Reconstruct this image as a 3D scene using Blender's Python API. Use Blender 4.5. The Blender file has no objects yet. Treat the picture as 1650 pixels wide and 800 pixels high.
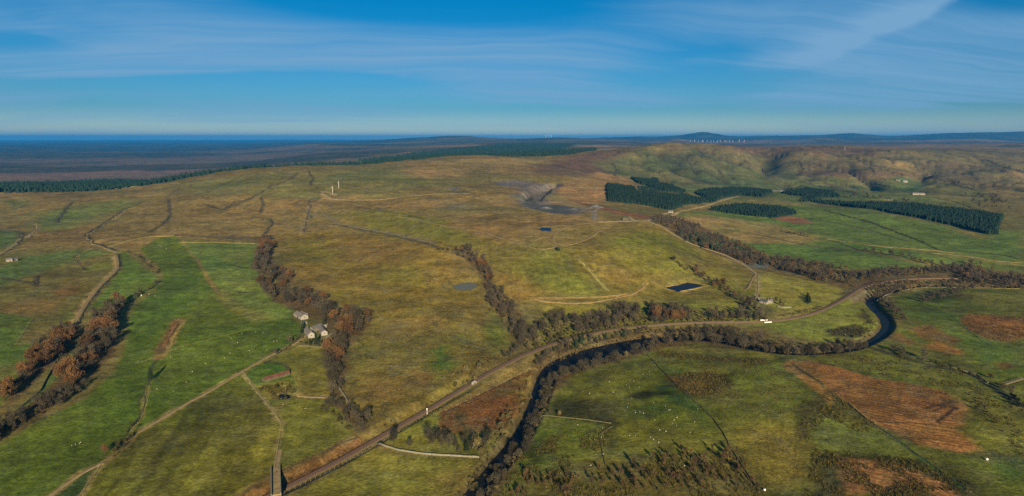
import bpy, math, random
import numpy as np
from mathutils import Vector, Matrix

rng = np.random.default_rng(11)
random.seed(5)
SC = bpy.context.scene
COL = SC.collection
R = math.radians

# ------------------------------------------------------------------ camera, sky, sun, exposure
PW, PH, F = 1650.0, 800.0, 1075.0
CAMZ = 200.0
PITCH = math.atan(178.0 / F)
cam_d = bpy.data.cameras.new('camera')
cam_d.sensor_width = 36.0
cam_d.lens = 36.0 * F / PW
cam_d.clip_start = 1.0
cam_d.clip_end = 200000.0
cam = bpy.data.objects.new('camera', cam_d)
COL.objects.link(cam)
cam.location = (0, 0, CAMZ)
cam.rotation_euler = (math.pi / 2 - PITCH, 0, 0)
SC.camera = cam

SC.view_settings.view_transform = 'Standard'
SC.view_settings.look = 'None'
SC.view_settings.gamma = 1.0
SC.view_settings.use_curve_mapping = False
SC.view_settings.exposure = 0.90

SUN_ELEV, SUN_AZ = R(17.5), R(171.0)          # compass bearing from +Y; the shadows run away from the viewer
sun_d = bpy.data.lights.new('sun', 'SUN')
sun_d.energy = 5.0
sun_d.angle = R(0.55)
sun_d.color = (1.0, 0.93, 0.80)
sun = bpy.data.objects.new('sun', sun_d)
COL.objects.link(sun)
sdir = Vector((math.sin(SUN_AZ) * math.cos(SUN_ELEV), math.cos(SUN_AZ) * math.cos(SUN_ELEV), math.sin(SUN_ELEV)))
sun.rotation_euler = (-sdir).to_track_quat('-Z', 'Y').to_euler()

W = bpy.data.worlds.new('World')
SC.world = W
W.use_nodes = True


class NT:
    """small helper for node trees"""
    def __init__(s, tree):
        s.t = tree
        s.t.nodes.clear()

    def n(s, typ, ins=None, **kw):
        nd = s.t.nodes.new(typ)
        for k, v in kw.items():
            setattr(nd, k, v)
        for k, v in (ins or {}).items():
            s.set(nd, k, v)
        return nd

    def set(s, nd, k, v):
        sk = nd.inputs[k]
        if isinstance(v, bpy.types.Node):
            v = v.outputs[0]
        if isinstance(v, bpy.types.NodeSocket):
            s.t.links.new(v, sk)
        else:
            sk.default_value = v

    def m(s, op, a, b=0.0, c=0.0, clamp=False):
        return s.n('ShaderNodeMath', {0: a, 1: b, 2: c}, operation=op, use_clamp=clamp).outputs[0]

    def mix(s, f, a, b, blend='MIX'):
        nd = s.n('ShaderNodeMix', data_type='RGBA', blend_type=blend)
        s.set(nd, 0, f); s.set(nd, 6, a); s.set(nd, 7, b)
        return nd.outputs[2]

    def ss(s, x, a, b, lo=0.0, hi=1.0):
        nd = s.n('ShaderNodeMapRange', interpolation_type='SMOOTHSTEP')
        for k, v in ((0, x), (1, a), (2, b), (3, lo), (4, hi)):
            s.set(nd, k, v)
        return nd.outputs[0]

    def xyz(s, x, y, z):
        return s.n('ShaderNodeCombineXYZ', {0: x, 1: y, 2: z}).outputs[0]

    def noise(s, vec, scale, detail=4.0, rough=0.55, dist=0.0):
        return s.n('ShaderNodeTexNoise', {'Vector': vec, 'Scale': scale, 'Detail': detail, 'Roughness': rough, 'Distortion': dist}).outputs[0]


def build_world():
    g = NT(W.node_tree)
    sky = g.n('ShaderNodeTexSky', sky_type='NISHITA', sun_disc=False, sun_elevation=SUN_ELEV, sun_rotation=SUN_AZ,
              altitude=200.0, air_density=1.0, dust_density=0.4, ozone_density=2.5)
    tc = g.n('ShaderNodeTexCoord')
    sep = g.n('ShaderNodeSeparateXYZ', {0: tc.outputs['Generated']})
    x, y, z = sep.outputs
    zc = g.m('MAXIMUM', z, 0.0)
    # deep saturated blue aloft, paler and a little greener near the horizon
    tint = g.mix(g.ss(zc, 0.0, 0.20), (0.22, 0.52, 0.86, 1), (0.004, 0.47, 0.80, 1))
    tint = g.mix(g.ss(zc, 0.045, 0.0), tint, (0.68, 0.89, 1.12, 1))
    base = g.mix(1.0, sky.outputs[0], tint, 'MULTIPLY')
    # high cirrus sheet: cloud-plane coordinates
    den = g.m('ADD', zc, 0.10)
    px, py = g.m('DIVIDE', x, den), g.m('DIVIDE', y, den)
    wv = g.noise(g.xyz(g.m('MULTIPLY', px, 0.35), g.m('MULTIPLY', py, 0.35), 0.0), 1.0, 3.0)
    w = g.m('MULTIPLY', g.m('SUBTRACT', wv, 0.5), 1.4)
    cx = g.m('ADD', g.m('MULTIPLY', px, 0.50), w)
    cy = g.m('ADD', g.m('ADD', g.m('MULTIPLY', py, 0.95), g.m('MULTIPLY', px, -0.16)), w)
    broad = g.noise(g.xyz(cx, cy, 3.1), 0.75, 5.0, 0.52, 0.25)
    strk = g.noise(g.xyz(g.m('MULTIPLY', cx, 0.55), g.m('MULTIPLY', cy, 3.6), 7.7), 1.0, 6.0, 0.62, 0.5)
    # where the sheet is thick and where it is torn open, by direction ahead
    yq = g.m('MAXIMUM', g.m('ABSOLUTE', y), 0.05)
    gu, gv = g.m('DIVIDE', x, yq), g.m('DIVIDE', zc, yq)
    gv = g.m('ADD', gv, g.m('MULTIPLY', g.m('SUBTRACT', broad, 0.5), 0.10))
    cover = 0.0
    for u0, v0, su, sv, k in ((-.08, .20, .26, .045, -.34), (-.38, .078, .30, .014, -.30), (.28, .075, .12, .032, -.26), (.5, .038, .45, .012, -.26), (.74, .205, .12, .022, -.25), (-.72, .14, .12, .015, -.22),
                              (.05, .10, .22, .04, .22), (.62, .10, .28, .055, .24), (-.42, .145, .32, .03, .20), (.22, .17, .2, .03, .10), (-.6, .05, .3, .02, .10)):
        du_ = g.m('DIVIDE', g.m('SUBTRACT', gu, u0), su)
        dv_ = g.m('DIVIDE', g.m('SUBTRACT', gv, v0), sv)
        e = g.m('POWER', 2.718, g.m('MULTIPLY', g.m('ADD', g.m('MULTIPLY', du_, du_), g.m('MULTIPLY', dv_, dv_)), -0.7))
        cover = g.m('ADD', cover, g.m('MULTIPLY', e, k))
    cl = g.m('MULTIPLY', g.ss(g.m('ADD', broad, cover), 0.36, 0.68), g.ss(strk, 0.22, 0.74, 0.30, 1.0))
    cl = g.m('ADD', g.m('MULTIPLY', cl, 0.92), g.m('MULTIPLY', g.ss(strk, 0.55, 0.85), 0.06))
    # one long plume high on the right with a crisp lower edge
    yp = g.m('MAXIMUM', y, 0.05)
    u, v = g.m('DIVIDE', x, yp), g.m('DIVIDE', z, yp)
    wob = g.m('MULTIPLY', g.m('SUBTRACT', g.noise(g.xyz(u, v, 0.0), 9.0, 4.0), 0.5), 0.03)
    # the plume axis is a gentle curve v = f(u)
    du = g.m('SUBTRACT', u, 0.36)
    axis = g.m('ADD', g.m('MULTIPLY', g.m('MULTIPLY', du, du), 0.85), g.m('ADD', 0.085, g.m('MULTIPLY', du, 0.16)))
    d = g.m('ADD', g.m('SUBTRACT', v, axis), wob)
    pl = g.m('MULTIPLY', g.ss(d, -0.006, 0.014), g.ss(d, 0.075, 0.01))
    pl = g.m('MULTIPLY', pl, g.m('MULTIPLY', g.ss(u, 0.30, 0.56), g.ss(u, 0.80, 0.62)))
    pl = g.m('MULTIPLY', pl, g.ss(strk, 0.15, 0.7, 0.55, 1.0))
    cl = g.m('ADD', cl, g.m('MULTIPLY', pl, 0.75), clamp=True)
    cl = g.m('MULTIPLY', cl, g.ss(zc, 0.0, 0.06, 0.35, 1.0))
    out = g.mix(cl, base, (2.0, 4.1, 6.5, 1))
    bg = g.n('ShaderNodeBackground', {'Color': out, 'Strength': 0.05})
    g.n('ShaderNodeOutputWorld', {0: bg})


build_world()
try:
    SC.cycles.use_denoising = False
    SC.cycles.max_bounces = 6
    SC.cycles.volume_bounces = 1
    SC.cycles.transparent_max_bounces = 8
    SC.cycles.diffuse_bounces = 2
    SC.cycles.glossy_bounces = 2
except Exception:
    pass

# ------------------------------------------------------------------ numeric helpers
def sstep(x, a, b):
    t = np.clip((x - a) / (b - a), 0, 1)
    return t * t * (3 - 2 * t)


def _hash(ix, iy, seed):
    h = (ix.astype(np.int64) * 374761393 + iy.astype(np.int64) * 668265263 + seed * 1442695041) & 0xFFFFFFFF
    h = ((h ^ (h >> 13)) * 1274126177) & 0xFFFFFFFF
    return ((h ^ (h >> 16)) & 0xFFFF) / 65535.0


def vnoise(x, y, seed=0):
    ix, iy = np.floor(x), np.floor(y)
    fx, fy = x - ix, y - iy
    fx = fx * fx * fx * (fx * (fx * 6 - 15) + 10)
    fy = fy * fy * fy * (fy * (fy * 6 - 15) + 10)
    a, b = _hash(ix, iy, seed), _hash(ix + 1, iy, seed)
    c, d = _hash(ix, iy + 1, seed), _hash(ix + 1, iy + 1, seed)
    return (a + (b - a) * fx) * (1 - fy) + (c + (d - c) * fx) * fy - 0.5


def fbm(x, y, seed=0, octv=4, gain=0.5):
    s, a = 0.0, 1.0
    for k in range(octv):
        ca, sa = math.cos(0.6 * k + 0.3), math.sin(0.6 * k + 0.3)
        f = 2.03 ** k
        s = s + a * vnoise((x * ca - y * sa) * f + 17.3 * k, (x * sa + y * ca) * f - 9.1 * k, seed + k)
        a *= gain
    return s


SP, CP = math.sin(PITCH), math.cos(PITCH)


def ray(px, py):
    px, py = np.asarray(px, float), np.asarray(py, float)
    v = (400.0 - py) / F
    return (px - 825.0) / F, CP + SP * v, -SP + CP * v


# ------------------------------------------------------------------ the lie of the land
# surveyed heights: bearing and depression as seen from the drone, height above the river
VIS = [
    (-150, 800, 4), (0, 800, 2), (400, 800, 0), (825, 800, 0), (1250, 800, 2), (1650, 800, 6), (1850, 800, 8),
    (100, 700, 5), (-100, 600, 14), (0, 500, 17), (200, 450, 20), (300, 380, 29), (430, 380, 26), (550, 550, 6), (600, 450, 18),
    (700, 600, 6), (600, 690, 1), (880, 600, 0), (860, 500, 5), (1000, 510, 3), (1200, 560, 1), (1300, 600, 5), (1300, 700, 5), (1600, 520, 4), (1450, 480, 1), (1650, 620, 7),
    (1100, 650, 4), (1400, 460, 1), (1250, 480, 8), (1650, 450, 2), (1850, 500, 6),
    (0, 400, 26), (0, 350, 34), (200, 340, 39), (-200, 400, 28), (500, 320, 56), (650, 330, 55), (700, 400, 38), (600, 380, 33), (400, 330, 48), (480, 430, 20), (750, 460, 16), (740, 500, 12),
    (900, 400, 45), (800, 385, 45), (1000, 365, 50), (1080, 365, 44), (900, 490, 7), (1000, 480, 9), (1100, 460, 12), (1180, 430, 10), (1200, 470, 12), (1080, 410, 33), (1330, 475, 6),
    (870, 360, 50), (870, 320, 56), (800, 290, 76), (950, 340, 52), (700, 290, 80), (950, 300, 58),
    (-200, 302, 44), (0, 302, 45), (100, 300, 45), (190, 303, 42), (260, 293, 51), (330, 283, 64), (400, 276, 76), (500, 268, 88), (570, 269, 88), (640, 262, 102), (700, 256, 112), (760, 250.5, 122), (840, 252, 118), (900, 251, 120), (960, 240, 140),
    (1020, 237, 148), (1080, 236, 152), (1150, 237, 150), (1220, 240, 138), (1300, 238, 146), (1400, 238, 142), (1500, 238, 136), (1600, 238, 128), (1750, 238, 120),
    (1000, 270, 76), (1000, 300, 52), (1100, 262, 92), (1100, 290, 40), (1150, 320, 22), (1200, 285, 30), (1200, 255, 92), (1300, 350, 10), (1300, 310, 20), (1480, 310, 24), (1300, 285, 34), (1300, 258, 90), (1400, 285, 36), (1400, 260, 82),
    (1550, 265, 66), (1550, 290, 32), (1650, 300, 30), (1650, 260, 68), (1850, 300, 30), (1500, 380, 6), (1650, 380, 8), (1150, 390, 12), (1100, 350, 24), (1400, 420, 2),
]
HID = []          # px, range, height: ground that dips out of sight, the far plain and moors
for px in (-300, 0, 150, 300, 420):
    HID += [(px, 3000, 18), (px, 4000, -12), (px, 6500, -6), (px, 12000, 0), (px, 25000, 15), (px, 60000, 0)]
for px, h in ((500, 34), (590, 44), (660, 62)):
    HID += [(px, 4200, h), (px, 6500, h + 14), (px, 12000, h + 30), (px, 25000, 50), (px, 60000, 20)]
for px, h in ((760, 78), (850, 80), (930, 90)):
    HID += [(px, 4100, h), (px, 5200, h + 13), (px, 9000, 128), (px, 15000, 150), (px, 25000, 90), (px, 60000, 60)]
for px in (1020, 1150, 1300, 1450, 1600, 1900):
    HID += [(px, 5400, 108), (px, 8000, 112), (px, 12000, 118), (px, 20000, 140), (px, 30000, 160), (px, 60000, 120)]
for px in (-300, 200, 825, 1400, 1900):
    HID += [(px, 120, 3)]

_c = []
for px, py, z in VIS:
    X, Y, Z = ray(px, py)
    t = (CAMZ - z) / (-Z)
    _c.append((math.atan2(X, Y), math.log(t * math.hypot(X, Y)), z))
for px, r, z in HID:
    _c.append((math.atan2(px - 825.0, F), math.log(r), z))
_c = np.array(_c)
CA, CR, CZ = _c[:, 0] * 2.0, _c[:, 1], _c[:, 2]


def _tps(d2):
    return 0.5 * d2 * np.log(d2 + 1e-9)


def _solve():
    n = len(CA)
    d2 = (CA[:, None] - CA) ** 2 + (CR[:, None] - CR) ** 2
    K = _tps(d2) + np.eye(n) * 0.004
    Pm = np.stack([np.ones(n), CA, CR], 1)
    A = np.zeros((n + 3, n + 3))
    A[:n, :n] = K; A[:n, n:] = Pm; A[n:, :n] = Pm.T
    return np.linalg.solve(A, np.concatenate([CZ, np.zeros(3)]))


_w = _solve()
# far hills: bearing px, range, height, half-width px, log-range width
HILLS = [(735, 16000, 85, 60, .16), (680, 19000, 60, 90, .15), (1130, 20000, 150, 32, .06), (1085, 21000, 80, 90, .08), (1000, 19000, 55, 70, .1), (1250, 21500, 70, 110, .08),
         (1370, 20000, 125, 45, .07), (1330, 21000, 75, 80, .08), (1480, 21500, 95, 90, .08), (1600, 20500, 130, 110, .08), (1750, 20500, 140, 110, .08),
         (1090, 12000, 70, 22, .10), (1000, 9000, 30, 50, .12), (560, 12000, 36, 120, .14), (900, 14000, 50, 60, .12), (1320, 14500, 50, 40, .06), (1560, 14000, 45, 60, .06), (1240, 14500, 40, 60, .06),
         (1228, 3750, -58, 24, .13), (1110, 3560, 13, 75, .07), (1480, 3500, -22, 22, .16), (1600, 9000, 40, 60, .1), (1480, 9500, 30, 50, .1)]


def H0(x, y):
    x, y = np.asarray(x, float), np.asarray(y, float)
    shp = x.shape
    x, y = x.ravel(), y.ravel()
    out = np.empty(len(x))
    for i in range(0, len(x), 60000):
        xs, ys = x[i:i + 60000], y[i:i + 60000]
        r = np.maximum(np.hypot(xs, ys), 1.0)
        az = np.arctan2(xs, ys)
        azc = np.clip(az, -0.80, 0.80)
        a, l = azc * 2.0, np.log(np.clip(r, 130, 65000))
        z = _w[-3] + _w[-2] * a + _w[-1] * l
        d2 = (a[:, None] - CA) ** 2 + (l[:, None] - CR) ** 2
        z = z + _tps(d2) @ _w[:-3]
        px = 825 + F * np.tan(azc)
        for hx, hr, hh, hw, hl in HILLS:
            z = z + hh * np.exp(-((px - hx) / hw) ** 2 - ((l - math.log(hr)) / hl) ** 2)
        k = sstep(np.abs(az), 0.80, 2.2)
        z = z * (1 - k) + 6.0 * k
        z = z + fbm(xs / 260, ys / 260, 3, 4) * np.clip((r - 350) / 170, 0.8, 9.0)
        z = z + fbm(xs / 45, ys / 45, 9, 3) * np.clip(r / 900, 0.5, 2.5)
        z = z + fbm(xs / 3300, ys / 3300, 21, 4) * np.clip((r - 4500) / 160, 0, 55)
        # gullies down the right-hand hills
        m = sstep(px, 930, 1050) * sstep(r, 2300, 3000) * sstep(r, 5200, 4200)
        if m.max() > 0:
            gx = 1 - np.abs(fbm(xs / 420, ys / 900, 31, 3)) * 3.2
            z = z - m * 30 * np.clip(gx, 0, 1) ** 3
            gx = 1 - np.abs(fbm(xs / 170, ys / 420, 37, 3)) * 3.4
            z = z - m * 10 * np.clip(gx, 0, 1) ** 3
            z = z + m * fbm(xs / 330, ys / 330, 77, 4) * 26
        out[i:i + 60000] = z
    return out.reshape(shp)


_RG = np.exp(np.linspace(math.log(140), math.log(60000), 520))


def ground_at(px, py):
    """where a sight line from the drone meets the land (used as a survey: gives map positions)"""
    px, py = np.atleast_1d(np.asarray(px, float)), np.atleast_1d(np.asarray(py, float))
    X, Y, Z = ray(px, py)
    hl = np.hypot(X, Y)
    ux, uy, s = X / hl, Y / hl, Z / hl
    zz = H0(ux[:, None] * _RG, uy[:, None] * _RG) - (CAMZ + s[:, None] * _RG)
    hit = zz > 0
    k = np.where(hit.any(1), hit.argmax(1), len(_RG) - 1)
    k = np.maximum(k, 1)
    lo, hi = _RG[k - 1], _RG[k]
    for _ in range(9):
        mid = 0.5 * (lo + hi)
        ab = H0(ux * mid, uy * mid) > CAMZ + s * mid
        hi = np.where(ab, mid, hi); lo = np.where(ab, lo, mid)
    r = 0.5 * (lo + hi)
    return np.stack([ux * r, uy * r], 1)


def dens(pts, step=14.0, closed=False):
    pts = [tuple(map(float, p)) for p in pts]
    if closed:
        pts = pts + [pts[0]]
    o = []
    for a, b in zip(pts[:-1], pts[1:]):
        n = max(1, int(math.hypot(b[0] - a[0], b[1] - a[1]) / step))
        for i in range(n):
            o.append((a[0] + (b[0] - a[0]) * i / n, a[1] + (b[1] - a[1]) * i / n))
    if not closed:
        o.append(pts[-1])
    return o


def survey(pts, step=14.0, closed=False):
    p = np.array(dens(pts, step, closed))
    return ground_at(p[:, 0], p[:, 1])


def seg_dist(x, y, line, closed=False):
    """distance to a polyline, and the arc parameter (index) of the nearest point"""
    best = np.full(x.shape, 1e18)
    par = np.zeros(x.shape)
    n = len(line)
    for i in range(n if closed else n - 1):
        a, b = line[i], line[(i + 1) % n]
        dx, dy = b - a
        L = dx * dx + dy * dy + 1e-9
        t = np.clip(((x - a[0]) * dx + (y - a[1]) * dy) / L, 0, 1)
        d = (x - a[0] - t * dx) ** 2 + (y - a[1] - t * dy) ** 2
        m = d < best
        best = np.where(m, d, best)
        par = np.where(m, i + t, par)
    return np.sqrt(best), par


def inside(x, y, poly):
    c = np.zeros(x.shape, bool)
    n = len(poly)
    for i in range(n):
        x1, y1 = poly[i]; x2, y2 = poly[(i + 1) % n]
        if y1 == y2:
            continue
        cond = (y1 > y) != (y2 > y)
        c ^= cond & (x < (x2 - x1) * (y - y1) / (y2 - y1) + x1)
    return c


def resample(line, step):
    d = np.concatenate([[0], np.cumsum(np.hypot(*np.diff(line, axis=0).T))])
    n = max(2, int(d[-1] / step) + 1)
    s = np.linspace(0, d[-1], n)
    return np.stack([np.interp(s, d, line[:, 0]), np.interp(s, d, line[:, 1])], 1)


def smooth1(v, k):
    v = np.asarray(v, float)
    if v.ndim == 2:
        return np.stack([smooth1(v[:, i], k) for i in range(v.shape[1])], 1)
    p = np.pad(v, (k, k), 'edge')
    return np.convolve(p, np.ones(2 * k + 1) / (2 * k + 1), 'valid')


# railway and river: level courses cut into or raised above the land
RAIL_PX = [(385, 812), (410, 800), (440, 785), (475, 768), (520, 750), (565, 726), (599, 705), (632, 684), (677, 662), (700, 649), (745, 622), (780, 605), (815, 587), (850, 573), (885, 561),
           (920, 550), (975, 536), (1027, 528), (1080, 525), (1140, 522), (1195, 521), (1240, 520), (1285, 513), (1324, 502), (1361, 482), (1388, 465), (1423, 456), (1475, 451), (1526, 450), (1590, 452), (1660, 455)]
RIVER_PX = [(735, 830), (757, 800), (785, 763), (810, 733), (835, 702), (853, 670), (866, 640), (875, 612), (886, 592), (905, 580), (945, 570), (990, 558), (1030, 548), (1062, 542), (1110, 542), (1160, 546), (1210, 558),
            (1260, 567), (1320, 566), (1370, 560), (1397, 550), (1418, 538), (1430, 524), (1424, 508), (1409, 494), (1400, 484), (1412, 475), (1440, 466), (1480, 461), (1540, 459), (1600, 462), (1660, 464)]
RAIL = resample(smooth1(resample(survey(RAIL_PX), 8.0), 4), 8.0)
RIVER = resample(smooth1(resample(survey(RIVER_PX), 5.0), 3), 6.0)
_rb = H0(RAIL[:, 0], RAIL[:, 1])
_cut = np.interp(np.arange(len(RAIL)), [0, 14, 26, len(RAIL)], [-4.5, -4.0, 1.2, 1.4])
RAIL_Z = smooth1(smooth1(_rb, 14) + _cut, 6)
RIVER_Z = np.minimum(smooth1(H0(RIVER[:, 0], RIVER[:, 1]), 16) - 3.0, 50)
_bx = 825 + F * RIVER[:, 0] / RIVER[:, 1]
RIVER_W = smooth1(np.interp(_bx, [780, 860, 900, 960, 1030, 1090, 1300, 1400, 1440, 1500], [4.4, 4.4, 7.0, 14.0, 12.0, 5.5, 4.4, 3.6, 3.2, 2.8]), 4)   # half width; widened mid-course so dark water stands in for gorge shade
# the open-cast pit and the lagoons
PIT = survey([(838, 316), (846, 303), (866, 299), (893, 297), (903, 300), (890, 307), (871, 325), (862, 329), (846, 326)], 8, True)
POND_PX = {'mill': [(731, 460), (742, 453), (757, 451), (766, 453), (769, 460), (762, 467), (748, 470), (735, 468)],
           'reservoir': [(1072, 462), (1108, 452), (1132, 460), (1092, 474)],
           'quarry': [(868, 369), (875, 366), (887, 366), (887, 372), (874, 372)],
           'strip': [(1201, 424), (1215, 422), (1240, 429), (1236, 433), (1218, 431)],
           'farm': [(446, 638), (455, 634), (467, 636), (466, 641), (452, 643)]}
POND = {k: survey(v, 4, True) for k, v in POND_PX.items()}
POND_Z = {k: float(np.median(H0(p[:, 0], p[:, 1]))) - 0.6 for k, p in POND.items()}


def _near(x, y, line, m):
    return (x > line[:, 0].min() - m) & (x < line[:, 0].max() + m) & (y > line[:, 1].min() - m) & (y < line[:, 1].max() + m)


def HT(x, y):
    """the land with river bed, railway formation, ponds and pit cut in"""
    x, y = np.asarray(x, float), np.asarray(y, float)
    z = H0(x, y)
    k = _near(x, y, RIVER, 30)
    if k.any():
        d, p = seg_dist(x[k], y[k], RIVER)
        i = np.arange(len(RIVER))
        rz, rw = np.interp(p, i, RIVER_Z), np.interp(p, i, RIVER_W)
        m = sstep(d, rw + 7, rw - 1.0)
        z[k] = z[k] * (1 - m) + (rz - 1.6) * m
    k = _near(x, y, RAIL, 30)
    if k.any():
        d, p = seg_dist(x[k], y[k], RAIL)
        rz = np.interp(p, np.arange(len(RAIL)), RAIL_Z)
        m = sstep(d, 13, 4.0)
        z[k] = z[k] * (1 - m) + (rz - 0.35) * m
    for n_, pl in POND.items():
        k = _near(x, y, pl, 30)
        if k.any():
            d, _ = seg_dist(x[k], y[k], pl, True)
            d = np.where(inside(x[k], y[k], pl), -d, d)
            f = 5.0 if n_ in ('farm', 'mill') else 9.0
            m = sstep(d, f, 0.8)
            z[k] = z[k] * (1 - m) + (POND_Z[n_] + 0.25) * m
            z[k] = np.where(d < 0.8, POND_Z[n_] - sstep(d, 0.8, -4) * 1.6, z[k])
    k = _near(x, y, PIT, 40)
    if k.any():
        d, _ = seg_dist(x[k], y[k], PIT, True)
        d = np.where(inside(x[k], y[k], PIT), -d, d) + fbm(x[k] / 40, y[k] / 40, 5, 3) * 18
        z[k] -= 15 * sstep(d, 2, -20)
    return z


def hz(x, y):
    return HT(np.atleast_1d(np.asarray(x, float)), np.atleast_1d(np.asarray(y, float)))


def s2l(c):
    c = np.array(c, float) / 255.0
    return np.where(c <= 0.04045, c / 12.92, ((c + 0.055) / 1.055) ** 2.4)


K_ALB = np.array([1.30, 1.09, 0.80])
def C(r, g, b, k=1.0):
    return s2l((r, g, b)) * K_ALB * k


# ------------------------------------------------------------------ object helpers
def tag(o, label=None, cat=None, group=None, kind=None):
    if label: o['label'] = label
    if cat: o['category'] = cat
    if group: o['group'] = group
    if kind: o['kind'] = kind
    return o


def mesh_np(name, V, Fc, mat=None, parent=None, col=None, smooth=False, rough=None, link=True):
    """V (n,3), Fc (m,k) with k=3 or 4, or a list of such arrays"""
    me = bpy.data.meshes.new(name)
    V = np.asarray(V, np.float32)
    Fl = Fc if isinstance(Fc, list) else [Fc]
    Fl = [np.asarray(f, np.int32) for f in Fl if len(f)]
    tot = np.concatenate([np.full(len(f), f.shape[1], np.int32) for f in Fl])
    loops = np.concatenate([f.ravel() for f in Fl])
    me.vertices.add(len(V)); me.vertices.foreach_set('co', V.ravel())
    me.loops.add(len(loops)); me.loops.foreach_set('vertex_index', loops)
    me.polygons.add(len(tot))
    me.polygons.foreach_set('loop_start', np.concatenate([[0], np.cumsum(tot)[:-1]]).astype(np.int32))
    try:
        me.polygons.foreach_set('loop_total', tot)
    except Exception:
        pass
    if smooth:
        me.polygons.foreach_set('use_smooth', np.ones(len(tot), bool))
    if col is not None:
        ca = np.ones((len(V), 4), np.float32); ca[:, :3] = col
        if rough is not None:
            ca[:, 3] = rough
        at = me.color_attributes.new('Col', 'FLOAT_COLOR', 'POINT')
        at.data.foreach_set('color', ca.ravel())
    me.update(calc_edges=True)
    if mat: me.materials.append(mat)
    o = bpy.data.objects.new(name, me)
    if link: COL.objects.link(o)
    if parent: o.parent = parent
    return o


def empty(name, loc, rz=0.0):
    o = bpy.data.objects.new(name, None)
    o.empty_display_size = 1.0
    o.location = loc
    o.rotation_euler = (0, 0, rz)
    COL.objects.link(o)
    return o


class MB:
    """collects boxes, tubes and loose faces into one mesh"""
    def __init__(s):
        s.v, s.f = [], []

    def add(s, vs, fs):
        o = len(s.v)
        s.v += [tuple(map(float, p)) for p in vs]
        s.f += [tuple(i + o for i in f) for f in fs]

    def box(s, c, sz, rz=0.0, top=1.0):
        hx, hy, h2 = sz[0] / 2, sz[1] / 2, sz[2] / 2
        ca, sa = math.cos(rz), math.sin(rz)
        vs = []
        for k, zz in ((1.0, -h2), (top, h2)):
            for a, b in ((-hx, -hy), (hx, -hy), (hx, hy), (-hx, hy)):
                a, b = a * k, b * k
                vs.append((c[0] + a * ca - b * sa, c[1] + a * sa + b * ca, c[2] + zz))
        s.add(vs, [(3, 2, 1, 0), (4, 5, 6, 7), (0, 1, 5, 4), (1, 2, 6, 5), (2, 3, 7, 6), (3, 0, 4, 7)])

    def tube(s, a, b, r0, r1, n=6):
        a, b = Vector(a), Vector(b)
        d = (b - a).normalized()
        u = d.orthogonal().normalized(); w = d.cross(u)
        vs = []
        for p, r in ((a, r0), (b, r1)):
            for i in range(n):
                t = 2 * math.pi * i / n
                vs.append(p + u * (r * math.cos(t)) + w * (r * math.sin(t)))
        fs = [(i, (i + 1) % n, n + (i + 1) % n, n + i) for i in range(n)]
        fs += [tuple(range(n - 1, -1, -1)), tuple(range(n, 2 * n))]
        s.add(vs, fs)

    def build(s, name, mat, parent=None, smooth=False):
        me = bpy.data.meshes.new(name)
        me.from_pydata(s.v, [], s.f)
        if smooth:
            me.polygons.foreach_set('use_smooth', np.ones(len(me.polygons), bool))
        me.update()
        if mat: me.materials.append(mat)
        o = bpy.data.objects.new(name, me)
        COL.objects.link(o)
        if parent: o.parent = parent
        return o


# ------------------------------------------------------------------ materials
def new_mat(name):
    m = bpy.data.materials.new(name)
    m.use_nodes = True
    return m, NT(m.node_tree)


def finish(g, col, rough=0.9, spec=0.15, normal=None, **kw):
    ins = {'Base Color': col, 'Roughness': rough, 'Specular IOR Level': spec}
    if normal is not None: ins['Normal'] = normal
    ins.update(kw)
    p = g.n('ShaderNodeBsdfPrincipled', ins)
    g.n('ShaderNodeOutputMaterial', {0: p})


def plain(name, c, rough=0.85, var=0.18, scale=0.8, spec=0.2):
    m, g = new_mat(name)
    geo = g.n('ShaderNodeNewGeometry')
    n = g.noise(geo.outputs['Position'], scale, 5.0, 0.6)
    f = g.ss(n, 0.25, 0.75, 1 - var, 1 + var)
    c4 = tuple(c) + (1,)
    finish(g, g.mix(1.0, c4, g.xyz(f, f, f), 'MULTIPLY'), rough, spec)
    return m


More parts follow.
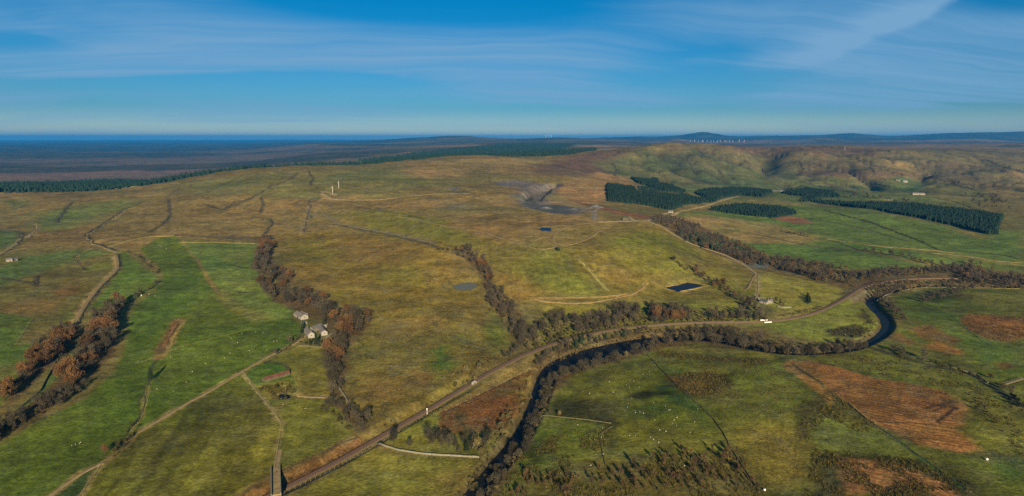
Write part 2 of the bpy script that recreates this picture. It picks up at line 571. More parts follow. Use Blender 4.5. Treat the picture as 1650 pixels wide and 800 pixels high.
def mat_ground():
    m, g = new_mat('ground')
    at = g.n('ShaderNodeAttribute', attribute_name='Col')
    tuft = at.outputs['Alpha']
    pos = g.n('ShaderNodeNewGeometry').outputs['Position']
    sx = g.n('ShaderNodeSeparateXYZ', {0: pos})
    flat = g.xyz(sx.outputs[0], sx.outputs[1], 0.0)
    n1 = g.noise(flat, 1 / 70.0, 6.0, 0.62)
    n2 = g.noise(flat, 1 / 9.0, 5.0, 0.65)
    n3 = g.noise(flat, 1 / 2.4, 4.0, 0.7, 0.4)
    n4 = g.noise(flat, 1 / 33.0, 5.0, 0.66, 0.3)
    # dry straw showing through, and darker rank tussocks
    dry = g.m('MULTIPLY', g.ss(n4, 0.46, 0.68), g.m('ADD', g.m('MULTIPLY', tuft, 0.50), 0.12))
    c = g.mix(dry, at.outputs['Color'], (0.128, 0.108, 0.048, 1))
    dk = g.m('MULTIPLY', g.ss(n2, 0.56, 0.72), g.m('ADD', g.m('MULTIPLY', tuft, 0.62), 0.06))
    c = g.mix(dk, c, (0.030, 0.034, 0.012, 1))
    # meandering sheep tracks and seepage lines on the rough ground
    n7 = g.noise(flat, 1 / 95.0, 3.0, 0.5, 0.3)
    ln = g.ss(g.m('ABSOLUTE', g.m('SUBTRACT', n7, 0.5)), 0.018, 0.004)
    c = g.mix(g.m('MULTIPLY', ln, g.m('MULTIPLY', tuft, 0.55)), c, (0.040, 0.038, 0.016, 1))
    n5 = g.noise(flat, 1 / 19.0, 6.0, 0.72, 0.2)
    n6 = g.noise(flat, 1 / 210.0, 8.0, 0.70, 0.4)
    wet = g.m('MULTIPLY', g.ss(n6, 0.52, 0.66), g.m('MULTIPLY', tuft, 0.50))
    c = g.mix(wet, c, (0.062, 0.056, 0.026, 1))
    a5 = g.ss(n5, 0.30, 0.70, 0.72, 1.28)
    a6 = g.ss(n6, 0.30, 0.70, 0.82, 1.18)
    a1 = g.ss(n1, 0.3, 0.7, 0.80, 1.20)
    a2 = g.ss(n2, 0.28, 0.72, 0.70, 1.30)
    a3 = g.ss(n3, 0.25, 0.75, 0.60, 1.40)
    f = g.m('MULTIPLY', g.m('MULTIPLY', g.m('MULTIPLY', a1, a2), a3), g.m('MULTIPLY', a5, a6))
    c = g.mix(1.0, c, g.xyz(f, f, f), 'MULTIPLY')
    bh = g.m('ADD', g.m('MULTIPLY', n3, 0.5), g.m('MULTIPLY', n2, g.m('ADD', 0.6, tuft)))
    b = g.n('ShaderNodeBump', {'Strength': 0.8, 'Distance': 1.0, 'Height': bh})
    finish(g, c, 1.0, 0.03, b.outputs[0])
    return m


def mat_foliage(name, c, hue=0.0, attr=False):
    m, g = new_mat(name)
    pos = g.n('ShaderNodeNewGeometry').outputs['Position']
    n = g.noise(pos, 0.5, 3.0, 0.6)
    f = g.ss(n, 0.25, 0.75, 0.62, 1.38)
    if attr:
        col = g.n('ShaderNodeAttribute', attribute_name='Col').outputs['Color']
    else:
        rnd = g.n('ShaderNodeObjectInfo').outputs['Random']
        a = tuple(np.array(c) * 0.62) + (1,)
        b = tuple(np.array(c) * np.array([1.42 + hue, 1.36, 1.22])) + (1,)
        col = g.mix(rnd, a, b)
    col = g.mix(1.0, col, g.xyz(f, f, f), 'MULTIPLY')
    finish(g, col, 0.95, 0.04)
    return m


def mat_water(name, c, rough=0.12, spec=0.5, bump=0.02, scale=0.35):
    m, g = new_mat(name)
    pos = g.n('ShaderNodeNewGeometry').outputs['Position']
    n = g.noise(pos, scale, 4.0, 0.6)
    b = g.n('ShaderNodeBump', {'Strength': bump, 'Distance': 1.0, 'Height': n})
    cc = g.mix(g.ss(n, 0.3, 0.7), tuple(np.array(c) * 0.8) + (1,), tuple(np.array(c) * 1.2) + (1,))
    finish(g, cc, rough, spec, b.outputs[0])
    return m


M = {
    'ground': mat_ground(),
    'twig': mat_foliage('bare twigs', C(60, 58, 49)),
    'russet': mat_foliage('russet leaves', C(80, 63, 43), 0.05),
    'willow': mat_foliage('grey willow', C(84, 80, 56)),
    'young': mat_foliage('young birch twigs', C(70, 60, 46), 0.1),
    'needle': mat_foliage('conifer needles', C(36, 50, 32)),
    'bush': mat_foliage('bushes', C(60, 58, 36)),
    'wood': mat_foliage('woodland', (0, 0, 0), attr=True),
    'bark': plain('bark', C(54, 47, 38), 0.95),
    'river': mat_water('river water', (0.011, 0.011, 0.009), 0.40, 0.025, 0.06),
    'pond': mat_water('silty pond', C(88, 92, 84), 0.45, 0.10),
    'deep': mat_water('deep pond', (0.006, 0.009, 0.014), 0.34, 0.05),
    'ballast': plain('ballast', C(72, 60, 52), 0.95, 0.25, 0.6),
    'cess': plain('cess gravel', C(88, 78, 50), 0.95, 0.25, 0.4),
    'rail': plain('rail steel', C(96, 76, 66), 0.5, 0.1),
    'sleeper': plain('sleepers', C(92, 80, 72), 0.9, 0.3, 1.5),
    'earth': plain('worn earth track', C(112, 98, 64), 0.95, 0.3, 0.2),
    'track': plain('stony track', C(122, 108, 78), 0.95, 0.25, 0.3),
    'stone': plain('grey stone', C(104, 102, 90), 0.95, 0.3, 0.9),
    'darkstone': plain('mossy stone', C(76, 74, 54), 0.95, 0.3, 0.7),
    'post': plain('weathered timber', C(110, 102, 84), 0.9, 0.2, 1.0),
    'white': plain('limewash', C(124, 122, 116), 0.85, 0.08, 0.6),
    'slate': plain('slate roof', C(84, 84, 86), 0.7, 0.2, 0.7),
    'darkslate': plain('dark slate roof', C(62, 68, 76), 0.6, 0.2, 0.7),
    'tin': plain('pale sheet roof', C(100, 94, 90), 0.6, 0.15, 0.5),
    'rust': plain('rusty sheet roof', C(86, 58, 44), 0.8, 0.3, 0.35),
    'glass': plain('window glass', (0.02, 0.025, 0.03), 0.1, 0.05, 1.0, 0.5),
    'door': plain('painted door', C(70, 60, 52), 0.7),
    'turbine': plain('white tower paint', C(190, 190, 190), 0.6, 0.03, 0.2),
    'steel': plain('galvanised steel', C(120, 122, 122), 0.6, 0.1),
    'wool': plain('fleece', C(156, 153, 140), 0.95, 0.08, 3.0),
    'face': plain('sheep face', C(60, 54, 48), 0.9),
    'bale': plain('white wrap', C(186, 188, 190), 0.5, 0.03),
}

# ------------------------------------------------------------------ land cover: soil and vegetation colours mapped on the ground
G_LUSH, G_MID, G_DULL, G_OLIVE = C(73, 87, 30), C(78, 98, 38), C(84, 92, 48), C(94, 92, 36)
G_YEL, G_PALE, MOOR, MOOR2 = C(112, 106, 44), C(118, 112, 52), C(108, 94, 56), C(98, 90, 52)
TAN, HEATH, PEAT, RUSH = C(136, 108, 70), C(88, 68, 58), C(66, 56, 42), C(42, 46, 22)
LITTER, GRAVEL, COAL_SHADE, BRACK = C(74, 60, 42), C(122, 116, 106), C(46, 48, 52), C(118, 82, 48)

# (colour, tussockiness 0..1, feather m, wander m, outline as surveyed from the drone, opacity)
POLYS = [
    # hill and moor country
    (MOOR, .5, 60, 40, [(-200, 300), (200, 303), (400, 275), (760, 250), (960, 240), (960, 330), (800, 400), (600, 520), (400, 400), (-200, 420)], 1),
    (C(96, 96, 54), .4, 60, 60, [(250, 298), (400, 280), (640, 266), (700, 290), (640, 320), (480, 318), (320, 312)], .9),
    (C(102, 102, 56), .3, 25, 25, [(390, 312), (440, 296), (498, 302), (502, 318), (440, 316)], .9),
    (C(82, 98, 50), .3, 30, 20, [(60, 345), (130, 330), (215, 318), (225, 330), (170, 345), (110, 370), (60, 375)], .7),
    (C(70, 88, 46), .3, 30, 30, [(0, 325), (45, 318), (60, 328), (0, 345)], .7),
    (C(136, 112, 72), .5, 40, 20, [(644, 272), (700, 268), (745, 272), (740, 282), (690, 286), (660, 286)], .9),
    (C(128, 112, 70), .4, 50, 40, [(690, 262), (780, 254), (880, 258), (890, 268), (800, 268), (700, 266)], .8),
    (C(120, 102, 62), .5, 50, 40, [(640, 330), (760, 310), (830, 310), (850, 345), (960, 352), (960, 372), (860, 400), (760, 385), (660, 350)], .9),
    (HEATH, .5, 60, 40, [(840, 276), (880, 262), (960, 244), (1010, 240), (1020, 250), (990, 262), (1000, 278), (900, 282)], .9),
    (C(104, 80, 58), .5, 40, 30, [(850, 282), (1000, 280), (1010, 290), (900, 290)], .6),
    (TAN, .5, 15, 15, [(900, 296), (960, 278), (1020, 285), (1022, 300), (980, 298), (975, 326), (950, 330), (905, 322), (890, 312)], 1),
    (C(106, 72, 52), .6, 10, 10, [(905, 322), (960, 331), (1062, 352), (1060, 358), (955, 337), (905, 328)], .8),
    # right-hand hills
    (C(82, 90, 52), .35, 60, 40, [(960, 262), (1060, 240), (1170, 240), (1260, 262), (1350, 285), (1420, 330), (1300, 330), (1150, 320), (1060, 290), (1000, 285)], .95),
    (C(100, 94, 60), .4, 40, 40, [(1030, 240), (1120, 236), (1180, 238), (1170, 246), (1060, 250)], .6),
    (HEATH, .4, 60, 50, [(1160, 236), (1300, 236), (1450, 240), (1420, 252), (1300, 248), (1190, 246)], .9),
    (C(92, 86, 58), .4, 60, 50, [(1250, 250), (1450, 250), (1650, 245), (1650, 300), (1560, 295), (1430, 282), (1290, 280)], .6),
    (C(88, 66, 54), .4, 40, 30, [(1290, 278), (1380, 272), (1470, 280), (1480, 290), (1400, 288), (1300, 288)], .8),
    (C(96, 92, 56), .3, 40, 40, [(1380, 268), (1460, 262), (1470, 275), (1400, 280)], .6),
    (C(138, 114, 74), .4, 30, 20, [(1405, 258), (1450, 260), (1475, 268), (1440, 270)], .8),
    (C(132, 110, 76), .4, 30, 20, [(1378, 264), (1402, 263), (1400, 269), (1382, 269)], .8),
    (C(98, 92, 60), .4, 40, 40, [(1490, 262), (1650, 262), (1650, 300), (1600, 305), (1520, 295)], .6),
    (C(64, 84, 44), .2, 15, 10, [(1120, 284), (1150, 282), (1170, 292), (1130, 293)], .8),
    (C(78, 94, 50), .2, 30, 20, [(1080, 298), (1180, 292), (1300, 285), (1460, 288), (1560, 300), (1600, 320), (1560, 335), (1400, 322), (1250, 310), (1120, 316)], .9),
    (C(62, 96, 46), .15, 10, 5, [(1420, 292), (1478, 290), (1492, 303), (1462, 308)], .9),
    (C(112, 106, 62), .3, 30, 30, [(1490, 300), (1560, 300), (1590, 325), (1550, 330), (1500, 318)], .7),
    (C(104, 100, 54), .3, 20, 10, [(1080, 330), (1240, 318), (1300, 330), (1180, 340)], .6),
    (C(80, 98, 44), .25, 20, 10, [(1090, 345), (1250, 330), (1400, 338), (1560, 372), (1650, 372), (1650, 440), (1530, 430), (1400, 405), (1260, 395), (1160, 375)], 1),
    (C(76, 94, 42), .15, 12, 8, [(1240, 352), (1330, 334), (1480, 362), (1600, 400), (1540, 412), (1380, 372), (1300, 362)], .8),
    (C(122, 108, 66), .4, 20, 15, [(1088, 352), (1130, 345), (1230, 358), (1330, 385), (1300, 395), (1200, 398), (1150, 378)], .9),
    (C(138, 112, 74), .4, 14, 10, [(1092, 350), (1150, 352), (1165, 358), (1110, 360)], .8),
    (C(72, 98, 42), .2, 14, 8, [(1190, 392), (1260, 392), (1340, 402), (1420, 412), (1510, 432), (1430, 438), (1340, 432), (1240, 412)], .9),
    (C(80, 92, 44), .2, 10, 8, [(1140, 370), (1180, 366), (1200, 372), (1160, 376)], .6),
    (C(120, 108, 62), .4, 16, 10, [(1530, 368), (1570, 372), (1600, 384), (1575, 385)], .8),
    (C(108, 104, 56), .3, 12, 8, [(1380, 390), (1480, 400), (1640, 424), (1630, 430), (1500, 412)], .5),
    (C(126, 82, 60), .8, 6, 6, [(1246, 350), (1258, 347), (1290, 351), (1312, 360), (1290, 361), (1255, 356)], 1),
    # restored spoil hill
    (C(102, 94, 44), .35, 25, 20, [(520, 345), (600, 338), (700, 356), (770, 385), (890, 402), (960, 395), (1010, 362), (1062, 362), (1125, 395), (1180, 425), (1215, 450), (1208, 495), (1120, 492), (1000, 490), (870, 490), (820, 468), (765, 402), (700, 398), (590, 380)], 1),
    (C(94, 98, 38), .25, 20, 16, [(560, 342), (640, 338), (720, 362), (780, 388), (800, 405), (760, 400), (680, 382), (600, 366)], .6),
    (C(94, 96, 38), .3, 18, 14, [(880, 404), (910, 403), (960, 470), (930, 478), (900, 470), (850, 455), (830, 425)], .7),
    (C(96, 100, 36), .25, 12, 10, [(960, 400), (1020, 372), (1060, 372), (1120, 405), (1150, 440), (1080, 440), (1010, 440)], .5),
    (C(120, 104, 50), .5, 8, 12, [(965, 440), (1000, 432), (1020, 450), (1000, 465), (975, 458)], .7),
    (C(124, 100, 46), .4, 14, 10, [(800, 440), (850, 450), (860, 480), (830, 485), (805, 465)], .7),
    (C(86, 78, 44), .5, 8, 10, [(1075, 392), (1120, 410), (1180, 440), (1150, 448), (1110, 430)], .6),
    (C(122, 110, 62), .4, 10, 8, [(890, 372), (930, 362), (965, 352), (1000, 358), (960, 380), (900, 395)], .5),
    # central moor between the burns
    (C(106, 92, 40), .5, 20, 20, [(440, 380), (530, 370), (640, 385), (720, 402), (740, 430), (780, 470), (790, 500), (700, 500), (600, 515), (540, 490), (470, 440)], 1),
    (C(96, 98, 36), .4, 14, 14, [(460, 392), (520, 385), (560, 392), (540, 420), (480, 420)], .5),
    (C(98, 98, 36), .4, 14, 14, [(610, 430), (690, 425), (720, 445), (660, 465), (600, 460)], .5),
    (C(114, 94, 52), .6, 14, 14, [(520, 395), (600, 385), (660, 398), (640, 420), (560, 425)], .6),
    (C(112, 92, 48), .6, 10, 12, [(670, 432), (720, 425), (740, 445), (710, 460), (680, 455)], .5),
    (C(104, 95, 46), .75, 10, 8, [(600, 515), (640, 500), (720, 490), (800, 500), (822, 545), (820, 562), (770, 600), (690, 650), (640, 682), (600, 690), (560, 655), (556, 590), (580, 540)], 1),
    (C(116, 98, 56), .85, 8, 10, [(620, 520), (700, 508), (730, 530), (700, 580), (640, 640), (590, 640), (580, 600)], .55),
    (C(72, 98, 36), .5, 8, 8, [(692, 565), (712, 560), (726, 590), (700, 605), (690, 590)], .7),
    (C(74, 96, 36), .4, 10, 8, [(790, 500), (818, 520), (826, 555), (805, 572), (780, 530)], .7),
    (C(112, 84, 48), .8, 6, 8, [(668, 600), (686, 605), (684, 625), (668, 622)], .6),
    # left farm ground
    (C(92, 88, 46), .5, 14, 14, [(-200, 420), (0, 410), (60, 400), (190, 400), (190, 432), (150, 480), (115, 530), (60, 530), (-200, 520)], 1),
    (C(66, 90, 44), .2, 12, 12, [(-200, 450), (0, 428), (60, 412), (150, 402), (186, 408), (120, 420), (60, 440), (0, 462), (-200, 470)], .9),
    (C(62, 88, 46), .25, 14, 12, [(-100, 380), (0, 372), (35, 374), (40, 385), (0, 405), (-100, 410)], .8),
    (C(96, 104, 42), .25, 6, 6, [(132, 432), (160, 422), (184, 420), (186, 432), (150, 437), (135, 440)], .9),
    (C(110, 78, 48), .8, 8, 10, [(80, 470), (120, 458), (130, 470), (100, 482)], .6),
    (C(104, 82, 46), .7, 10, 10, [(0, 488), (60, 478), (110, 490), (90, 505), (0, 505)], .6),
    (C(76, 92, 38), .2, 4, 3, [(-160, 500), (0, 504), (53, 513), (25, 557), (70, 551), (50, 580), (20, 620), (-10, 660), (-160, 760)], 1),
    (C(98, 102, 44), .3, 6, 6, [(92, 520), (110, 505), (125, 500), (118, 524), (108, 530)], .7),
    (C(104, 96, 48), .4, 8, 8, [(-100, 600), (20, 590), (20, 622), (-20, 650), (-100, 700)], .5),
    (C(78, 98, 38), .25, 5, 5, [(190, 406), (205, 406), (232, 430), (250, 445), (255, 460), (200, 490), (140, 500), (190, 440)], 1),
    (C(72, 94, 36), .3, 4, 3, [(104, 562), (130, 540), (128, 560), (95, 610), (65, 640), (20, 665), (68, 622)], 1),
    (G_LUSH, .12, 3, 2, [(225, 402), (250, 385), (283, 380), (300, 400), (316, 418), (332, 442), (346, 470), (360, 488), (410, 520), (470, 512), (486, 530), (483, 541), (460, 558), (432, 577), (390, 598), (300, 651), (222, 697), (172, 746), (160, 752), (60, 812), (-160, 900), (-160, 812), (0, 714), (60, 680), (140, 640), (182, 600), (200, 560), (216, 495), (250, 468), (262, 448), (255, 428)], 1),
    (C(82, 94, 34), .12, 14, 10, [(300, 560), (380, 540), (470, 515), (484, 532), (440, 570), (390, 597), (300, 650), (280, 620)], .7),
    (C(58, 82, 32), .1, 12, 12, [(205, 500), (260, 450), (320, 440), (330, 480), (260, 530), (215, 580)], .6),
    (C(84, 100, 46), .25, 4, 3, [(286, 384), (296, 388), (415, 392), (410, 420), (404, 432), (440, 448), (425, 470), (480, 500), (470, 512), (410, 520), (360, 488), (344, 462), (318, 420)], 1),
    (C(102, 100, 50), .3, 8, 8, [(350, 410), (400, 405), (405, 428), (370, 425)], .6),
    (C(100, 96, 48), .3, 8, 8, [(345, 462), (410, 500), (450, 510), (410, 520), (365, 490)], .6),
    (C(98, 104, 46), .2, 8, 8, [(360, 455), (420, 452), (420, 468), (380, 468)], .6),
    (C(114, 98, 58), .3, 3, 2, [(284, 381), (290, 382), (318, 416), (332, 438), (345, 462), (347, 472), (340, 465), (322, 432), (306, 404)], .9),
    (C(86, 88, 34), .22, 3, 2, [(222, 698), (300, 652), (391, 599), (404, 620), (437, 661), (454, 684), (447, 722), (443, 756), (370, 800), (300, 842), (100, 842), (164, 757), (215, 707)], 1),
    (C(64, 62, 30), .3, 16, 14, [(235, 712), (300, 665), (385, 625), (420, 648), (360, 690), (300, 720), (255, 770), (225, 760)], .5),
    (C(100, 98, 38), .2, 14, 12, [(300, 740), (380, 690), (440, 690), (440, 750), (380, 790), (270, 800)], .55),
    (C(54, 70, 34), .15, 2, 1, [(60, 815), (150, 754), (158, 756), (120, 810)], 1),
    (C(88, 94, 38), .18, 3, 2, [(448, 660), (470, 643), (520, 645), (555, 662), (574, 694), (565, 702), (515, 728), (450, 757), (449, 722), (457, 686)], 1),
    (C(76, 92, 34), .25, 4, 3, [(393, 600), (425, 582), (450, 585), (468, 595), (478, 612), (480, 635), (445, 655), (436, 656), (405, 618)], 1),
    (C(64, 90, 36), .2, 5, 4, [(425, 582), (450, 584), (466, 596), (450, 600), (432, 592)], .8),
    (C(116, 104, 50), .8, 4, 5, [(412, 622), (470, 612), (476, 632), (445, 648), (425, 640)], .8),
    (C(104, 98, 44), .2, 4, 3, [(436, 577), (478, 556), (520, 562), (530, 590), (530, 615), (540, 640), (492, 640), (481, 620), (470, 595), (455, 584)], 1),
    (C(84, 84, 36), .3, 8, 8, [(486, 620), (520, 612), (530, 632), (495, 640)], .6),
    # along the railway and the river meadows
    (C(100, 76, 48), .6, 3, 3, [(371, 800), (448, 760), (515, 730), (578, 702), (600, 704), (565, 722), (475, 766), (408, 799)], 1),
    (C(118, 106, 56), .5, 4, 4, [(640, 688), (700, 660), (790, 612), (850, 585), (880, 585), (866, 595), (800, 630), (712, 664), (640, 700)], .9),
    (C(90, 68, 40), .8, 4, 4, [(712, 663), (760, 640), (840, 604), (864, 596), (850, 632), (838, 655), (815, 690), (760, 700), (704, 700)], 1),
    (C(116, 74, 42), .8, 8, 8, [(740, 668), (790, 650), (820, 640), (815, 672), (770, 690), (730, 690)], .7),
    (C(110, 102, 46), .3, 6, 5, [(834, 612), (862, 597), (858, 625), (838, 645), (826, 640)], .9),
    (C(98, 100, 40), .2, 2, 2, [(616, 708), (660, 682), (711, 657), (712, 670), (703, 700), (660, 706), (640, 712)], 1),
    (C(96, 96, 40), .3, 3, 3, [(700, 700), (790, 700), (800, 712), (770, 736), (700, 734), (640, 724), (625, 712)], 1),
    (C(102, 100, 42), .25, 3, 3, [(445, 812), (480, 790), (540, 760), (606, 718), (640, 730), (700, 736), (772, 741), (772, 765), (750, 812)], 1),
    (C(86, 92, 38), .3, 12, 12, [(560, 770), (640, 750), (680, 770), (600, 800)], .5),
    (C(92, 84, 44), .8, 8, 8, [(700, 770), (770, 742), (790, 745), (760, 800), (700, 812)], .8),
    (C(110, 108, 46), .4, 6, 6, [(840, 560), (870, 510), (920, 500), (1000, 490), (1100, 492), (1210, 500), (1235, 515), (1140, 520), (1040, 524), (960, 538), (880, 562)], 1),
    (C(118, 112, 46), .25, 5, 5, [(860, 492), (1000, 490), (1020, 486), (1190, 488), (1205, 500), (1140, 494), (1040, 494), (960, 506), (890, 512)], .7),
    (C(104, 108, 46), .25, 6, 6, [(1200, 520), (1280, 514), (1330, 502), (1368, 482), (1400, 490), (1410, 505), (1420, 525), (1395, 548), (1330, 552), (1280, 545), (1240, 528)], 1),
    (C(70, 60, 34), .9, 3, 4, [(1330, 535), (1352, 528), (1385, 524), (1400, 535), (1380, 545), (1345, 542)], .9),
    (C(84, 76, 40), .8, 4, 5, [(1376, 505), (1392, 500), (1404, 520), (1392, 524)], .8),
    (C(84, 62, 42), .8, 4, 5, [(1205, 535), (1225, 530), (1240, 540), (1225, 548), (1206, 545)], .8),
    (C(118, 114, 50), .25, 6, 6, [(1220, 440), (1250, 437), (1300, 445), (1350, 460), (1362, 470), (1340, 492), (1300, 508), (1270, 505), (1235, 490), (1222, 470)], 1),
    (C(104, 102, 42), .3, 5, 5, [(1130, 440), (1170, 430), (1215, 445), (1220, 480), (1190, 472), (1155, 458)], .8),
    (C(134, 118, 64), .6, 4, 4, [(1255, 500), (1300, 495), (1330, 492), (1290, 508), (1250, 515)], .8),
    (C(118, 104, 82), .5, 4, 4, [(1366, 482), (1392, 465), (1400, 470), (1392, 484), (1375, 490)], .9),
    # south of the river
    (C(80, 88, 34), .55, 6, 6, [(770, 830), (830, 740), (880, 650), (930, 600), (1040, 568), (1120, 552), (1240, 568), (1340, 575), (1420, 558), (1450, 520), (1440, 480), (1500, 465), (1650, 468), (1850, 480), (1850, 860), (770, 860)], 1),
    (C(94, 98, 36), .22, 8, 8, [(958, 620), (1040, 582), (1050, 590), (1075, 615), (1070, 632), (1020, 640), (970, 650), (930, 650)], .9),
    (C(100, 104, 36), .2, 10, 8, [(1000, 650), (1080, 640), (1120, 660), (1160, 720), (1120, 728), (1030, 725), (985, 690)], .8),
    (C(58, 80, 32), .3, 8, 8, [(1010, 655), (1080, 650), (1110, 665), (1070, 675), (1020, 672)], .7),
    (C(52, 76, 34), .3, 6, 6, [(1060, 622), (1090, 622), (1130, 650), (1140, 675), (1115, 662), (1080, 645)], .7),
    (C(98, 96, 38), .35, 8, 8, [(1110, 590), (1180, 580), (1260, 600), (1300, 650), (1290, 760), (1240, 790), (1190, 735), (1150, 670), (1100, 610)], .7),
    (C(112, 104, 46), .5, 14, 12, [(1210, 680), (1280, 670), (1300, 720), (1290, 770), (1240, 780)], .7),
    (C(84, 98, 34), .4, 8, 8, [(880, 680), (960, 685), (975, 745), (880, 760), (840, 740)], .5),
    (C(112, 104, 46), .4, 5, 5, [(1060, 562), (1120, 556), (1240, 570), (1260, 580), (1150, 568), (1080, 566)], .8),
    (C(72, 62, 36), .9, 5, 6, [(1058, 568), (1150, 572), (1240, 580), (1230, 586), (1130, 578), (1060, 574)], .8),
    (C(80, 64, 32), .9, 5, 6, [(1070, 606), (1110, 600), (1185, 602), (1180, 628), (1130, 642), (1100, 632)], .9),
    (C(128, 92, 40), .8, 5, 5, [(1085, 608), (1135, 612), (1148, 625), (1125, 635), (1105, 628)], .9),
    (C(44, 48, 24), .95, 6, 8, [(892, 652), (905, 643), (960, 646), (985, 655), (990, 684), (930, 675), (888, 668)], .95),
    (RUSH, .9, 5, 7, [(1010, 640), (1040, 630), (1090, 632), (1100, 638), (1060, 640), (1030, 642)], .95),
    (RUSH, .9, 6, 8, [(1178, 728), (1196, 724), (1222, 765), (1250, 790), (1310, 795), (1310, 812), (1215, 812)], .7),
    (RUSH, .9, 4, 6, [(1236, 572), (1280, 578), (1330, 584), (1400, 600), (1400, 606), (1320, 592), (1262, 586)], .6),
    (RUSH, .9, 5, 7, [(1150, 604), (1185, 604), (1182, 625), (1155, 620)], .6),
    (RUSH, .9, 6, 8, [(842, 722), (880, 700), (900, 730), (860, 748)], .7),
    (RUSH, .7, 8, 8, [(950, 618), (975, 590), (980, 602), (962, 630)], .5),
    (C(86, 76, 40), .8, 8, 10, [(840, 770), (960, 742), (1100, 735), (1190, 722), (1215, 770), (1230, 812), (820, 812)], .55),
    (C(88, 98, 40), .3, 4, 4, [(1262, 592), (1320, 652), (1318, 662), (1250, 660), (1200, 640), (1170, 600), (1230, 585)], .6),
    (C(62, 56, 30), .8, 5, 6, [(1285, 655), (1330, 632), (1360, 660), (1395, 690), (1420, 692), (1395, 680), (1340, 668), (1310, 670), (1300, 720), (1290, 700)], .85),
    (C(96, 94, 44), .5, 4, 5, [(1328, 652), (1352, 645), (1378, 672), (1392, 690), (1362, 680)], .7),
    (C(86, 96, 42), .35, 5, 5, [(1325, 668), (1380, 690), (1440, 710), (1480, 738), (1420, 738), (1330, 728), (1310, 700)], .9),
    (RUSH, .9, 5, 7, [(1312, 730), (1360, 726), (1480, 742), (1560, 775), (1600, 812), (1540, 812), (1470, 770), (1400, 760), (1340, 812), (1310, 812), (1316, 760)], .9),
    (C(122, 94, 58), .75, 4, 5, [(1352, 738), (1375, 737), (1440, 745), (1480, 760), (1510, 772), (1560, 808), (1470, 812), (1440, 788), (1360, 800), (1356, 770)], 1),
    (RUSH, .9, 4, 6, [(1370, 808), (1440, 778), (1480, 784), (1540, 812)], .9),
    (C(112, 80, 46), .6, 3, 3, [(1274, 584), (1300, 580), (1355, 594), (1410, 610), (1460, 616), (1520, 630), (1545, 655), (1535, 690), (1568, 722), (1545, 730), (1480, 718), (1420, 690), (1366, 650), (1325, 618)], 1),
    (C(130, 96, 54), .6, 8, 8, [(1440, 690), (1500, 660), (1520, 665), (1540, 695), (1565, 722), (1520, 726)], .7),
    (C(118, 90, 54), .7, 4, 4, [(1530, 634), (1552, 648), (1555, 664), (1545, 690), (1532, 688), (1540, 655)], .9),
    (C(134, 100, 56), .6, 3, 3, [(1260, 588), (1276, 580), (1322, 620), (1352, 644), (1338, 650), (1300, 620)], 1),
    (C(88, 92, 38), .5, 8, 8, [(1420, 570), (1500, 590), (1560, 625), (1640, 680), (1640, 740), (1570, 710), (1560, 650), (1500, 615), (1400, 598), (1330, 580)], .8),
    (C(96, 100, 42), .35, 8, 8, [(1560, 640), (1610, 660), (1640, 700), (1620, 740), (1575, 700)], .7),
    (RUSH, .9, 4, 6, [(1556, 640), (1575, 645), (1585, 670), (1562, 672)], .7),
    (RUSH, .9, 4, 5, [(1480, 722), (1550, 735), (1600, 722), (1650, 745), (1850, 800), (1850, 812), (1640, 752), (1590, 735), (1540, 742)], .7),
    (RUSH, .8, 8, 10, [(1490, 740), (1560, 750), (1640, 812), (1560, 812)], .6),
    (C(62, 88, 42), .2, 10, 12, [(1595, 745), (1650, 742), (1680, 780), (1620, 775)], .7),
    (C(72, 92, 38), .25, 10, 14, [(1440, 500), (1520, 500), (1580, 545), (1650, 560), (1650, 600), (1590, 580), (1530, 545)], .8),
    (C(90, 92, 42), .4, 10, 8, [(1530, 470), (1650, 468), (1850, 480), (1850, 510), (1650, 508), (1560, 508)], .8),
    (C(112, 82, 46), .6, 5, 8, [(1545, 515), (1565, 506), (1600, 508), (1650, 512), (1850, 520), (1850, 545), (1650, 544), (1620, 551), (1590, 545), (1560, 532)], 1),
    (C(112, 78, 44), .7, 5, 6, [(1428, 540), (1450, 536), (1480, 550), (1470, 558), (1440, 548)], .8),
    (C(92, 66, 40), .7, 6, 7, [(1462, 528), (1500, 524), (1540, 545), (1540, 556), (1500, 550)], .8),
    (C(124, 88, 46), .6, 5, 5, [(1485, 558), (1515, 552), (1548, 565), (1550, 572), (1520, 570)], .9),
    (C(104, 76, 44), .7, 5, 6, [(1605, 585), (1625, 583), (1640, 592), (1620, 595)], .8),
    (C(46, 44, 28), .9, 8, 8, [(1480, 470), (1540, 466), (1560, 478), (1500, 488)], .7),
]
# far moors and forest ground seen across the low country (bearing px, range) -> map
def pr(pts):
    return np.array([(r * math.sin(math.atan2(p - 825, F)), r * math.cos(math.atan2(p - 825, F))) for p, r in pts])


